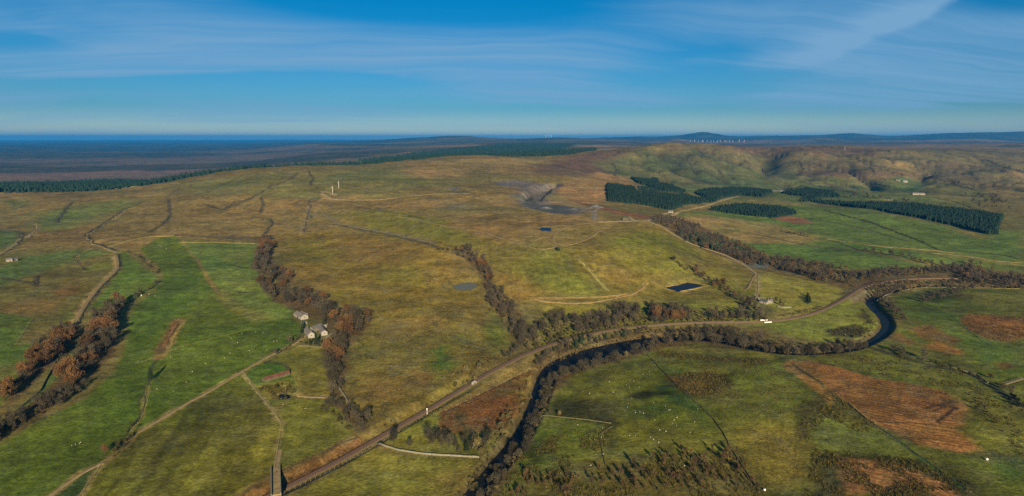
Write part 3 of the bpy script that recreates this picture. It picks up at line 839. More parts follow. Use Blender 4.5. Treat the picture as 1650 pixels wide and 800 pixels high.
FAR = [
    (C(88, 77, 76), 300, 200, pr([(-300, 3600), (420, 3600), (560, 4200), (640, 9000), (300, 16000), (-300, 13000)]), .9),
    (C(104, 84, 78), 200, 200, pr([(-300, 4300), (200, 4300), (420, 5200), (300, 6200), (60, 5600), (-300, 5200)]), .8),
    (C(36, 52, 40), 150, 150, pr([(-300, 9000), (100, 8600), (330, 9600), (330, 10600), (0, 10200), (-300, 10600)]), .9),
    (C(36, 52, 40), 150, 120, pr([(-300, 5900), (0, 6000), (170, 6600), (170, 7000), (0, 6600), (-300, 6400)]), .8),
    (C(26, 40, 36), 300, 300, pr([(-300, 11500), (300, 11800), (600, 13000), (820, 30000), (500, 60000), (-300, 60000)]), .85),
    (C(34, 50, 38), 60, 60, pr([(-300, 2300), (0, 2270), (190, 2310), (330, 2470), (440, 2600), (560, 2700), (560, 3400), (300, 3600), (150, 4000), (-300, 3800)]), 1),
    (C(34, 50, 38), 80, 80, pr([(560, 3100), (640, 3200), (760, 3420), (960, 3900), (960, 4800), (900, 8000), (800, 7000), (700, 5200), (600, 4300)]), .95),
    (C(118, 96, 70), 120, 100, pr([(650, 5600), (780, 7500), (860, 8600), (830, 10500), (740, 9500), (640, 7000)]), .9),
    (C(150, 122, 84), 120, 80, pr([(905, 5600), (960, 4700), (1010, 5200), (1000, 7000), (945, 7600), (915, 6600)]), .9),
    (C(112, 92, 70), 300, 200, pr([(960, 6500), (1300, 5800), (1900, 5800), (1900, 16000), (960, 18000)]), .8),
    (C(76, 64, 58), 200, 200, pr([(1180, 4700), (1450, 4700), (1450, 5400), (1180, 5400)]), .7),
    (C(30, 44, 40), 500, 400, pr([(900, 15500), (1900, 15000), (1900, 60000), (900, 60000)]), .85),
    (C(34, 46, 36), 80, 60, pr([(1195, 3700), (1235, 3500), (1245, 4000), (1205, 4300)]), .8),
]
# lines on the land: (colour, half width m, px line, opacity)
LINES = [
    (C(136, 118, 80), 4.0, [(115, 530), (140, 488), (160, 462), (190, 434), (187, 412)], .9),
    (C(48, 48, 30), 2.2, [(118, 532), (143, 490), (163, 464), (194, 433), (192, 410)], .8),
    (C(130, 116, 80), 3.5, [(190, 408), (185, 406), (165, 398), (148, 394), (140, 381), (155, 370), (176, 357), (200, 340)], .6),
    (C(52, 50, 34), 4, [(186, 404), (165, 396), (148, 392), (140, 379), (157, 368), (178, 355)], .8),
    (C(130, 116, 72), 2.0, [(134, 430), (122, 416), (130, 408), (150, 400)], .7), (C(50, 50, 32), 2.0, [(140, 436), (124, 420), (121, 414), (130, 407)], .6),
    (C(134, 124, 78), 2.0, [(175, 398), (210, 388), (240, 382), (283, 380)], .8), (C(134, 124, 78), 2.0, [(288, 391), (350, 391), (414, 393)], .5),
    (C(54, 50, 30), 3, [(8, 448), (25, 452), (55, 456), (60, 460), (78, 460)], .8), (C(54, 50, 30), 3, [(60, 458), (62, 445)], .7),
    (C(58, 54, 36), 5, [(0, 372), (25, 373), (38, 378), (34, 388), (22, 400), (0, 412)], .7), (C(122, 112, 84), 3, [(0, 410), (22, 398), (33, 386), (48, 380), (62, 370), (58, 360)], .6),
    (C(56, 52, 38), 6, [(290, 376), (330, 382), (390, 382), (420, 384), (428, 376), (440, 360), (432, 352), (405, 350)], .6),
    (C(52, 54, 38), 8, [(90, 360), (100, 345), (112, 330), (116, 326)], .6), (C(50, 48, 36), 5, [(58, 372), (60, 356), (90, 356), (110, 335)], .4),
    (C(52, 54, 38), 5, [(155, 370), (180, 352), (200, 338), (230, 326)], .6), (C(60, 56, 40), 5, [(272, 372), (272, 345), (268, 318), (290, 302)], .4),
    (C(60, 56, 40), 5, [(360, 338), (380, 325), (400, 322), (430, 305), (440, 298)], .45), (C(128, 112, 80), 4, [(0, 306), (14, 316), (40, 320)], .4),
    (C(72, 80, 48), 9, [(310, 310), (380, 311), (440, 315), (500, 320), (520, 322)], .6), (C(132, 118, 88), 3, [(520, 320), (560, 323), (620, 322), (660, 316), (700, 313), (760, 312)], .7),
    (C(132, 118, 88), 4, [(540, 314), (522, 308), (520, 312), (530, 321)], .7),
    (C(66, 60, 44), 5, [(490, 375), (494, 350), (500, 335), (498, 322), (512, 320)], .5), (C(128, 112, 84), 4, [(486, 380), (493, 352), (500, 330)], .4), (C(128, 112, 84), 4, [(505, 352), (512, 335), (516, 322)], .4), (C(70, 68, 58), 6, [(499, 347), (502, 352)], .8),
    (C(100, 96, 92), 5, [(520, 345), (545, 360), (580, 368), (640, 378), (700, 392)], .5), (C(62, 60, 40), 4, [(540, 362), (640, 382), (690, 394), (712, 402)], .6),
    (C(108, 104, 100), 7, [(957, 355), (957, 342), (966, 334), (962, 330), (950, 336)], .9), (C(128, 124, 116), 6, [(960, 358), (1000, 357), (1060, 356)], .7),
    (C(138, 124, 92), 3, [(1080, 348), (1100, 340), (1130, 334), (1175, 320), (1205, 312)], .8), (C(138, 128, 100), 3, [(1012, 350), (1020, 356), (1040, 357), (1075, 344), (1082, 342)], .7),
    (C(84, 78, 46), 2.5, [(1060, 368), (1100, 390), (1150, 408)], .4), (C(136, 120, 86), 2.5, [(1218, 442), (1212, 450), (1205, 465), (1198, 468)], .8), (C(60, 56, 36), 2, [(1200, 468), (1210, 455), (1216, 443)], .6), (C(126, 118, 84), 2.5, [(1221, 442), (1223, 460), (1218, 480), (1228, 484)], .6),
    (C(132, 110, 66), 2.0, [(860, 482), (900, 482), (950, 480), (985, 478), (1010, 475)], .6), (C(136, 116, 72), 2.2, [(858, 483), (880, 487), (920, 490), (960, 488), (990, 482), (1020, 475), (1035, 465), (1042, 456)], .8),
    (C(72, 64, 38), 1.8, [(862, 485), (890, 484), (940, 482)], .6), (C(72, 64, 38), 1.8, [(960, 489), (1000, 480), (1030, 470)], .6),
    (C(134, 128, 78), 2.0, [(978, 468), (960, 448), (945, 430), (932, 420)], .5), (C(74, 80, 32), 3, [(902, 404), (912, 425), (925, 440)], .6), (C(60, 66, 30), 1.6, [(1010, 489), (1080, 489), (1150, 489)], .7),
    (C(126, 112, 62), 3, [(1074, 464), (1060, 460), (1050, 452)], .5), (C(130, 118, 72), 2.5, [(1068, 462), (1092, 475), (1138, 461), (1112, 451), (1068, 461)], .5), (C(72, 64, 32), 4, [(1098, 476), (1130, 468), (1150, 474)], .5),
    (C(54, 58, 34), 4, [(1330, 300), (1400, 318), (1440, 322)], .7), (C(54, 58, 34), 3.0, [(1410, 295), (1470, 312)], .6), (C(46, 52, 30), 2.2, [(1330, 340), (1400, 358), (1480, 388), (1510, 402), (1620, 412), (1650, 420)], .75),
    (C(50, 54, 32), 2.5, [(1255, 372), (1300, 382), (1340, 388), (1390, 405)], .6), (C(136, 120, 78), 2.5, [(1330, 385), (1420, 398), (1520, 405), (1600, 420), (1650, 425)], .5), (C(140, 136, 120), 3, [(1430, 322), (1480, 330), (1520, 332)], .4),
    (C(52, 50, 40), 9, [(1470, 262), (1480, 275), (1500, 285), (1540, 298), (1570, 306)], .7), (C(52, 50, 40), 9, [(1590, 258), (1610, 268), (1650, 280)], .7), (C(52, 48, 38), 8, [(1290, 260), (1292, 275), (1285, 284)], .8), (C(64, 54, 40), 8, [(1310, 262), (1302, 270), (1308, 280)], .5),
    (C(72, 58, 44), 6, [(1275, 288), (1320, 292), (1350, 302), (1400, 318)], .5), (C(64, 56, 44), 10, [(1140, 262), (1158, 275), (1165, 285)], .5), (C(56, 54, 40), 8, [(1018, 256), (1020, 275)], .4), (C(56, 54, 40), 8, [(1040, 262), (1050, 278)], .3),
    (C(50, 48, 34), 2.2, [(285, 379), (320, 382), (350, 384), (390, 385), (420, 387)], .8), (C(52, 50, 34), 2.0, [(374, 428), (388, 431), (402, 432)], .8), (C(52, 50, 34), 1.8, [(382, 471), (400, 472), (416, 471)], .7),
    (C(56, 54, 38), 3, [(330, 330), (348, 336), (362, 338), (380, 330), (404, 320)], .7), (C(56, 54, 38), 3, [(240, 375), (262, 362), (274, 350), (273, 322)], .6), (C(128, 116, 84), 3, [(120, 300), (150, 304), (185, 305), (210, 302), (240, 298)], .6),
    (C(56, 54, 38), 3, [(0, 340), (30, 336), (46, 330)], .6), (C(58, 56, 40), 3, [(420, 318), (424, 330), (418, 345)], .6), (C(60, 58, 42), 3, [(560, 330), (600, 338), (650, 345), (680, 352)], .5), (C(58, 56, 40), 3, [(570, 300), (600, 306), (640, 304), (690, 300)], .5),
    (C(60, 58, 42), 3.5, [(700, 270), (740, 276), (790, 280), (830, 276)], .5), (C(56, 54, 40), 3, [(500, 300), (505, 288), (496, 276)], .6), (C(58, 56, 40), 3, [(440, 300), (470, 288), (480, 278)], .5),
    (C(60, 58, 40), 2.6, [(1180, 372), (1230, 380), (1300, 396), (1360, 402), (1420, 408)], .6), (C(58, 58, 38), 2.6, [(1300, 352), (1380, 366), (1460, 388)], .5), (C(128, 118, 82), 2.2, [(1500, 408), (1560, 414), (1620, 424), (1660, 430)], .6), (C(54, 54, 38), 3, [(1290, 292), (1340, 306), (1380, 312)], .6), (C(54, 54, 38), 3, [(1500, 318), (1540, 325), (1590, 345)], .5),
    (C(120, 112, 78), 2.5, [(1340, 285), (1400, 290), (1440, 293)], .6), (C(56, 54, 42), 4, [(1200, 262), (1225, 270), (1240, 284)], .6), (C(54, 52, 42), 4, [(1090, 250), (1110, 262), (1118, 276)], .5), (C(54, 52, 42), 4, [(1380, 256), (1400, 268), (1408, 280)], .5), (C(54, 52, 42), 4, [(985, 262), (994, 274), (990, 284)], .5),
    # near ditches and banks
    (C(120, 106, 66), 2.2, [(62, 815), (140, 757), (172, 744), (222, 697), (262, 674), (300, 651), (345, 627), (391, 598), (432, 575), (470, 556), (488, 545)], .9),
    (C(62, 54, 32), 1.3, [(186, 732), (214, 703), (224, 697)], .8), (C(58, 66, 30), 1.6, [(256, 577), (243, 593), (241, 610), (235, 622), (232, 650), (226, 672), (210, 692), (205, 700)], .9), (C(112, 108, 56), 1.2, [(237, 622), (235, 650), (228, 676), (212, 694)], .7),
    (C(110, 84, 54), 4.0, [(290, 516), (282, 522), (272, 545), (262, 562), (257, 577)], .9), (C(128, 112, 64), 2.5, [(298, 516), (288, 528), (276, 556), (262, 572)], .7), (C(60, 54, 34), 3, [(285, 522), (268, 552), (258, 570)], .6),
    (C(96, 104, 44), 1.0, [(220, 585), (250, 575), (300, 556), (350, 545), (400, 530)], .45), (C(132, 122, 80), 1.2, [(437, 660), (391, 599)], .7), (C(130, 122, 78), 1.4, [(454, 684), (437, 660)], .7), (C(126, 118, 70), 1.4, [(455, 684), (448, 720), (444, 756)], .7), (C(74, 82, 34), 1.2, [(460, 686), (454, 722), (450, 756)], .5),
    (C(134, 122, 82), 1.4, [(120, 812), (160, 755), (164, 748)], .6), (C(132, 116, 78), 1.6, [(475, 637), (490, 641), (520, 640), (540, 643)], .8), (C(118, 112, 56), 1.5, [(468, 596), (480, 612), (482, 635)], .5), (C(60, 60, 30), 1.5, [(430, 583), (455, 587), (468, 596)], .6),
    (C(136, 120, 86), 1.2, [(437, 799), (480, 781), (540, 752), (600, 715), (660, 681), (700, 656)], .8), (C(56, 50, 32), 1.0, [(371, 800), (448, 761), (515, 731), (578, 702)], .6),
    (C(128, 112, 70), 1.4, [(712, 664), (760, 641), (830, 606), (855, 592), (866, 594)], .6), (C(56, 48, 28), 1.6, [(714, 667), (770, 640), (835, 607)], .6),
    (C(50, 46, 28), 1.0, [(1480, 636), (1524, 628)], .0), (C(54, 38, 24), 1.1, [(1490, 659), (1532, 646)], .8), (C(54, 38, 24), 1.0, [(1500, 664), (1530, 652)], .6), (C(54, 38, 24), 1.1, [(1512, 680), (1538, 657)], .8), (C(60, 44, 28), 0.9, [(1420, 681), (1500, 683)], .6), (C(56, 44, 28), 1.2, [(1276, 586), (1300, 602), (1322, 618), (1366, 652), (1420, 692)], .8), (C(60, 44, 28), 1.2, [(1262, 592), (1290, 588)], .6), (C(128, 104, 62), 1.0, [(1322, 618), (1372, 654), (1425, 690)], .7), (C(60, 44, 28), .9, [(1408, 610), (1416, 618)], .7), (C(60, 46, 28), 1.2, [(1328, 635), (1352, 630)], .7),
    (C(58, 84, 34), 1.5, [(1420, 692), (1480, 735), (1560, 790)], .6), (C(116, 112, 64), 1.5, [(1530, 590), (1570, 605), (1600, 625)], .5), (C(46, 44, 30), 3.0, [(1400, 560), (1440, 572), (1500, 590), (1560, 600), (1600, 625), (1650, 655), (1750, 690)], .7),
    (C(70, 88, 36), 1.5, [(1505, 495), (1540, 515), (1570, 540), (1600, 560)], .7), (C(118, 112, 62), 1.3, [(1410, 484), (1440, 470), (1480, 464), (1540, 463), (1650, 466)], .6),
    (C(66, 74, 34), 1.0, [(840, 756), (900, 700), (985, 690)], .0),
]
# farmed or forestry land worked in lines: outline, (a,b) direction as two surveyed points, period m, strength
STRIPES = [
    ([(222, 698), (300, 652), (391, 599), (437, 661), (454, 684), (443, 756), (300, 842), (100, 842), (164, 757)], ((250, 770), (330, 640)), 11.0, .20),
    ([(222, 698), (300, 652), (391, 599), (437, 661), (454, 684), (443, 756), (300, 842), (100, 842), (164, 757)], ((260, 680), (400, 640)), 5.0, .06),
    ([(283, 380), (486, 530), (391, 598), (222, 697), (-160, 900), (0, 714), (182, 600), (250, 468)], ((100, 720), (330, 560)), 11.0, .05),
    ([(1274, 584), (1410, 610), (1520, 630), (1545, 655), (1535, 690), (1568, 722), (1480, 718), (1366, 650)], ((1300, 612), (1500, 642)), 4.6, .30),
    ([(1352, 738), (1480, 760), (1560, 808), (1360, 800)], ((1380, 750), (1500, 775)), 4.5, .16),
    ([(870, 404), (960, 400), (1040, 480), (870, 488), (820, 440)], ((900, 410), (930, 470)), 9.0, .10),
    ([(600, 340), (720, 358), (800, 400), (700, 398)], ((680, 360), (672, 395)), 14.0, .06),
    ([(436, 577), (520, 562), (540, 640), (481, 620)], ((450, 590), (520, 580)), 6.0, .05),
]


def paint(x, y):
    r = np.hypot(x, y)
    n = len(x)
    col = np.tile(MOOR2, (n, 1)).astype(np.float64)
    tf = np.full(n, 0.45)
    w1x, w1y = fbm(x / 60, y / 60, 41, 4), fbm(x / 60, y / 60, 57, 4)
    w2x, w2y = fbm(x / 11, y / 11, 43, 3), fbm(x / 11, y / 11, 59, 3)

    def lay(c, t, feather, wander, poly, op):
        wob = wander * 1.2
        bx0, by0 = poly.min(0) - feather - wob - 5
        bx1, by1 = poly.max(0) + feather + wob + 5
        k = np.nonzero((x > bx0) & (x < bx1) & (y > by0) & (y < by1))[0]
        if not len(k):
            return
        X = x[k] + w1x[k] * wob + w2x[k] * min(wander, 8) * 0.6
        Y = y[k] + w1y[k] * wob + w2y[k] * min(wander, 8) * 0.6
        d, _ = seg_dist(X, Y, poly, True)
        d = np.where(inside(X, Y, poly), -d, d)
        a = sstep(d, feather, -feather) * op
        col[k] = col[k] * (1 - a[:, None]) + c * a[:, None]
        if t is not None:
            tf[k] = tf[k] * (1 - a) + t * a

    for c, feather, wander, poly, op in FAR:
        lay(c, .3, feather, wander, poly, op)
    far = r > 5000
    if far.any():
        b = fbm(x[far] / 1900, y[far] / 1900, 91, 5)
        f = (sstep(b, -0.15, 0.2) * (.15 + .6 * sstep(r[far], 7000, 13000)))[:, None]
        col[far] = col[far] * (1 - f) + C(34, 46, 40) * f
        f = sstep(fbm(x[far] / 1500, y[far] / 900, 191, 4), 0.08, 0.2)[:, None] * 0.75
        col[far] = col[far] * (1 - f) + C(30, 46, 36) * f
    for c, t, feather, wander, px, op in POLYS:
        lay(c, t, feather, wander, survey(px, 30, True), op)
    # bare rock and waste round the pit, with painted shade on its near edge
    q = survey([(825, 318), (838, 300), (800, 298), (796, 294), (840, 291), (872, 296), (908, 297), (898, 308), (885, 320), (915, 328), (945, 336), (955, 337), (930, 347), (890, 345), (855, 336), (835, 328)], 10, True)
    lay(C(98, 92, 88), .35, 14, 16, q, .9)
    lay(C(84, 84, 84), .4, 10, 12, survey([(793, 296), (832, 291), (872, 296), (890, 302), (868, 326), (905, 333), (944, 337), (957, 340), (925, 346), (880, 344), (850, 336), (836, 326), (842, 312), (836, 302), (800, 300)], 8, True), .75)
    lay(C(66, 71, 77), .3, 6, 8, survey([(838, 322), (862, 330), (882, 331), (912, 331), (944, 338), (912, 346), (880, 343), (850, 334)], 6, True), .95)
    lay(COAL_SHADE, .1, 5, 6, survey([(846, 313), (856, 308), (860, 314), (853, 322), (846, 320)], 5, True), .95)
    lay(COAL_SHADE, .1, 3, 3, survey([(866, 325), (884, 308), (890, 303), (892, 305), (872, 325)], 5, True), .95)  # shade of the pit's near-edge wall, painted into the ground colour
    lay(C(132, 114, 76), .6, 5, 6, survey([(880, 318), (892, 314), (925, 326), (950, 334), (930, 335), (900, 330), (884, 326)], 8, True), .8)
    lay(C(80, 84, 96), .2, 8, 8, survey([(720, 304), (735, 302), (740, 306), (726, 308)], 6, True), .8)
    lay(C(86, 86, 96), .3, 12, 12, survey([(795, 296), (830, 292), (835, 300), (805, 299)], 6, True), .7)
    lay(C(104, 92, 84), .4, 16, 16, survey([(700, 330), (740, 327), (760, 336), (720, 338)], 6, True), .6)
    lay(C(66, 62, 60), .2, 4, 4, survey([(896, 297), (908, 297), (908, 300), (897, 300)], 5, True), .9)
    # all ground colours darken a little with distance
    k_ = sstep(r, 1100, 2600)[:, None] * .10
    col = col * (1 - k_)
    # heather, bent and gully scrub on the eastern hills
    bx = 825 + F * x / np.maximum(y, 1.0)
    m_ = sstep(bx, 940, 1040) * sstep(r, 2250, 2700) * sstep(r, 6500, 4800) * (y > 0)
    k = np.nonzero(m_ > 0.01)[0]
    hx, hy = x[k], y[k]
    g_ = np.maximum(np.clip(1 - np.abs(fbm(hx / 420, hy / 900, 31, 3)) * 3.2, 0, 1) ** 4, .8 * np.clip(1 - np.abs(fbm(hx / 170, hy / 420, 37, 3)) * 3.4, 0, 1) ** 4)
    he = sstep(fbm(hx / 300, hy / 500, 231, 5), .0, .12) * .32
    be = sstep(fbm(hx / 190, hy / 330, 241, 5), .08, .2) * .25
    for cc_, aa_ in ((C(84, 70, 60), he), (C(128, 110, 76), be), (C(44, 48, 38), g_ * .8)):
        a = (aa_ * m_[k])[:, None]
        col[k] = col[k] * (1 - a) + cc_ * a
    # broad drifts of greener and browner sward, stronger on rough ground
    g1, g2, g3 = fbm(x / 130, y / 130, 101, 5), fbm(x / 40, y / 40, 111, 4), fbm(x / 420, y / 420, 121, 4)
    amp = 0.35 + 0.9 * tf
    f = np.clip((g1 * 1.3 + g2 * 0.5) * amp, -0.5, 0.5)[:, None]
    col *= 1 + f * np.array([0.55, 0.28, 0.35])
    f = np.clip(sstep(g3, 0.02, 0.35) * tf * 0.6, 0, 1)[:, None]
    col = col * (1 - f) + C(110, 98, 56) * f
    f = np.clip(sstep(g2 + g1 * .5, 0.16, 0.36) * tf * 0.75, 0, 1)[:, None]
    col = col * (1 - f) + C(66, 64, 32) * f
    # leaf litter and bare earth under the woods
    for px, op in WOODS_GROUND:
        lay(LITTER, .5, 4, 5, survey(px, 20, True), op)
    for px, (pa, pb), per, s in STRIPES:
        poly = survey(px, 30, True)
        a, b = survey([pa, pb], 1e9)
        d = (b - a) / np.hypot(*(b - a))
        k = np.nonzero(inside(x, y, poly))[0]
        t = (x[k] * d[1] - y[k] * d[0]) + w1x[k] * 5
        al = (x[k] * d[0] + y[k] * d[1])
        m = vnoise(t / per * 2, al / (per * 14), 301) + 0.7 * vnoise(t / per * 4.3, al / (per * 9), 305)
        if s > .25 or s == .16: m = .5 * np.sin(2 * math.pi * t / per + 3 * w1x[k]) + .5 * m
        col[k] *= (1 + s * 2.2 * np.clip(m, -.6, .6))[:, None]
    for c, w, px, op in LINES:
        if op <= 0: continue
        if w >= 5: w, op = w * .6, op * .75
        ln = survey(px, 10)
        k = np.nonzero((x > ln[:, 0].min() - 40) & (x < ln[:, 0].max() + 40) & (y > ln[:, 1].min() - 40) & (y < ln[:, 1].max() + 40))[0]
        if not len(k): continue
        X, Y = x[k] + w2x[k] * 3.0 + w1x[k] * 2, y[k] + w2y[k] * 3.0 + w1y[k] * 2
        d, _ = seg_dist(X, Y, ln)
        a = sstep(d, w * 1.6 + r[k] * 0.0013, w * 0.5) * min(1.0, op * 1.25)
        a = a * np.clip(0.9 + 1.0 * w2y[k], 0.35, 1.0)
        col[k] = col[k] * (1 - a[:, None]) + c * a[:, None]
    # muddy river banks and pond margins
    k = np.nonzero(_near(x, y, RIVER, 20))[0]
    d, _ = seg_dist(x[k], y[k], RIVER)
    a = sstep(d, 11, 6)[:, None] * .8
    col[k] = col[k] * (1 - a) + C(60, 52, 38) * a
    for pl in POND.values():
        k = np.nonzero(_near(x, y, pl, 12))[0]
        d, _ = seg_dist(x[k], y[k], pl, True)
        d = np.where(inside(x[k], y[k], pl), 0, d)
        a = sstep(d, 4, 0.5)[:, None] * .6
        col[k] = col[k] * (1 - a) + C(92, 84, 52) * a
    return np.clip(col, 0.004, 0.6), np.clip(tf, 0, 1)


WOODS_GROUND = [
    ([(205, 490), (190, 510), (192, 540), (182, 570), (160, 590), (135, 615), (100, 640), (60, 672), (0, 706), (0, 695), (90, 610), (120, 570), (135, 530), (180, 490)], .9),
    ([(90, 525), (125, 535), (120, 560), (90, 580), (60, 605), (30, 635), (0, 658), (0, 640), (50, 575)], .9),
    ([(418, 395), (440, 388), (440, 420), (475, 445), (455, 472), (500, 474), (590, 512), (598, 522), (560, 560), (550, 640), (600, 690), (570, 692), (530, 640), (520, 565), (535, 540), (500, 512), (440, 485), (420, 462), (450, 455), (408, 432)], .8),
    ([(735, 405), (752, 400), (785, 425), (800, 465), (830, 490), (850, 530), (870, 548), (850, 566), (815, 530), (782, 470), (765, 430)], .8),
    ([(860, 590), (900, 562), (960, 549), (1050, 531), (1140, 528), (1215, 546), (1280, 560), (1400, 548), (1425, 535), (1420, 552), (1370, 572), (1240, 570), (1110, 552), (1045, 566), (930, 600), (880, 640), (840, 735), (800, 800), (770, 820), (790, 760), (850, 670)], .75),
    ([(1048, 352), (1125, 362), (1168, 385), (1240, 420), (1330, 440), (1370, 435), (1480, 432), (1560, 430), (1650, 448), (1650, 466), (1480, 458), (1380, 470), (1330, 458), (1240, 440), (1130, 402), (1090, 378)], .75),
]

# ------------------------------------------------------------------ the ground: one sheet out to the horizon
def build_ground():
    rows, r = [], 70.0
    while r < 62000:
        rows.append(r)
        r *= 1 + min(max(0.0021 * r / 400.0, 0.0016), 0.016)
    rows = np.array([8.0, 30.0] + rows)
    a_in = np.linspace(-R(44), R(44), 1400)
    a_out = np.linspace(R(44), 2 * math.pi - R(44), 122)[1:-1]
    az = np.concatenate([a_in, a_out])
    nc, nr = len(az), len(rows)
    X = (rows[:, None] * np.sin(az)).ravel()
    Y = (rows[:, None] * np.cos(az)).ravel()
    Z = HT(X, Y)
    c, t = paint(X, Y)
    i = np.arange(nr - 1)[:, None] * nc
    j = np.arange(nc)[None, :]
    j2 = (j + 1) % nc
    Fq = np.stack([i + j, i + j2, i + nc + j2, i + nc + j], -1).reshape(-1, 4)[:, ::-1]
    V = np.concatenate([np.stack([X, Y, Z], 1), [[0, 0, Z[:nc].mean()]]])
    ctr = len(V) - 1
    Ft = np.stack([np.full(nc, ctr), (np.arange(nc) + 1) % nc, np.arange(nc)], 1)[:, :]
    o = mesh_np('ground', V, [Fq, Ft], M['ground'], col=np.concatenate([c, c[:1]]), rough=np.concatenate([t, t[:1]]), smooth=True)
    tag(o, kind='structure', label='rolling fields, moor and hills of the valley')
    return o


ground = build_ground()

# ------------------------------------------------------------------ water
def water_body(name, poly, z, mat, label):
    c = poly.mean(0)
    p = resample(np.vstack([poly, poly[:1]]), 1.5)[:-1]
    dv = p - c
    p = p + dv / np.maximum(np.hypot(*dv.T), 1e-6)[:, None] * 1.0
    n = len(p)
    V = np.vstack([np.column_stack([p, np.full(n, z)]), [[c[0], c[1], z]]])
    i = np.arange(n)
    o = mesh_np(name, V, np.column_stack([i, (i + 1) % n, np.full(n, n)])[:, ::-1] if _ccw(p) < 0 else np.column_stack([i, (i + 1) % n, np.full(n, n)]), mat)
    tag(o, label, None, None, 'structure')
    return o


def _ccw(p):
    x, y = p[:, 0], p[:, 1]
    return float(np.sum(x * np.roll(y, -1) - np.roll(x, -1) * y))


def ribbon(line, half, z, crown=0.0, skirt=0.0):
    """strip along a line; half may vary; z per point; returns V, F"""
    n = len(line)
    t = np.gradient(line, axis=0)
    t /= np.maximum(np.hypot(*t.T), 1e-9)[:, None]
    nrm = np.column_stack([-t[:, 1], t[:, 0]])
    half = np.broadcast_to(half, (n,))
    offs, dz = [-1.0, -0.5, 0.0, 0.5, 1.0], [0, crown * .75, crown, crown * .75, 0]
    if skirt:
        offs = [-1.08] + offs + [1.08]; dz = [-skirt] + dz + [-skirt]
    V = []
    for o, h in zip(offs, dz):
        V.append(np.column_stack([line + nrm * (half * o)[:, None], z + h]))
    V = np.stack(V, 1).reshape(-1, 3)
    k = len(offs)
    i = np.arange(n - 1)[:, None] * k + np.arange(k - 1)[None, :]
    Fq = np.stack([i, i + k, i + k + 1, i + 1], -1).reshape(-1, 4)[:, ::-1]
    return V, Fq


V_, F_ = ribbon(RIVER, RIVER_W + 1.2, RIVER_Z - 0.25)
tag(mesh_np('river', V_, F_, M['river'], smooth=True), 'dark winding river lined with bare trees', None, None, 'structure')
for k_, lab, mt in (('mill', 'small silty round pond on the brown slope by the wooded burn', 'pond'), ('reservoir', 'dark four-sided lagoon below the spoil hill', 'deep'),
                    ('quarry', 'small dark pool on the moor above the spoil slope', 'deep'), ('strip', 'long pale pool beside the valley track', 'pond'), ('farm', 'little dark pond beside the rusty-roofed shed', 'deep')):
    water_body('pond', POND[k_], POND_Z[k_], M[mt], lab)

rail_root = empty('railway', (float(RAIL[8, 0]), float(RAIL[8, 1]), float(RAIL_Z[8])))
tag(rail_root, 'double-track railway sweeping along the valley above the dark river', 'railway')


def rail_part(name, line, half, z, mat, **kw):
    v, f = ribbon(line, half, z, **kw)
    v = v - np.array(rail_root.location)[None]
    return mesh_np(name, v, f, mat, rail_root)


fine = resample(RAIL, 3.0)
fz = np.interp(np.linspace(0, 1, len(fine)), np.linspace(0, 1, len(RAIL)), RAIL_Z)
rail_part('cess', fine, 2.9, fz - 0.02, M['cess'], skirt=0.8)
bal = rail_part('ballast', fine, 2.1, fz + 0.22, M['ballast'], crown=0.08, skirt=0.5)
tg = np.gradient(fine, axis=0); tg /= np.hypot(*tg.T)[:, None]
nr_ = np.column_stack([-tg[:, 1], tg[:, 0]])
for off in (-1.5, -0.55, 0.55, 1.5):
    rail_part('rail', fine + nr_ * off, 0.05, fz + 0.42, M['rail'], skirt=0.14)
sv, sf = [], []
sl = resample(RAIL[:60], 1.6)
slz = np.interp(np.linspace(0, 1, len(sl)), np.linspace(0, 1, 60), RAIL_Z[:60])
tg2 = np.gradient(sl, axis=0); tg2 /= np.hypot(*tg2.T)[:, None]
mb = MB()
for p, t, z in zip(sl, tg2, slz):
    for off in (-1.02, 1.02):
        mb.box((p[0] - t[1] * off - rail_root.location[0], p[1] + t[0] * off - rail_root.location[1], z + 0.31 - rail_root.location[2]), (0.2, 1.5, 0.10), math.atan2(t[1], t[0]))
so = mb.build('sleeper', M['sleeper'], rail_root); so['kind'] = 'stuff'

# ------------------------------------------------------------------ tracks, walls, hedges and fences
def path_obj(name, px, half, mat, label, lift=0.22):
    ln = resample(smooth1(resample(survey(px, 8), 4.0), 2), 4.0)
    v, f = ribbon(ln, half, hz(ln[:, 0], ln[:, 1]) + lift, skirt=0.7)
    return tag(mesh_np(name, v, f, mat, smooth=True), label, None, None, 'structure')


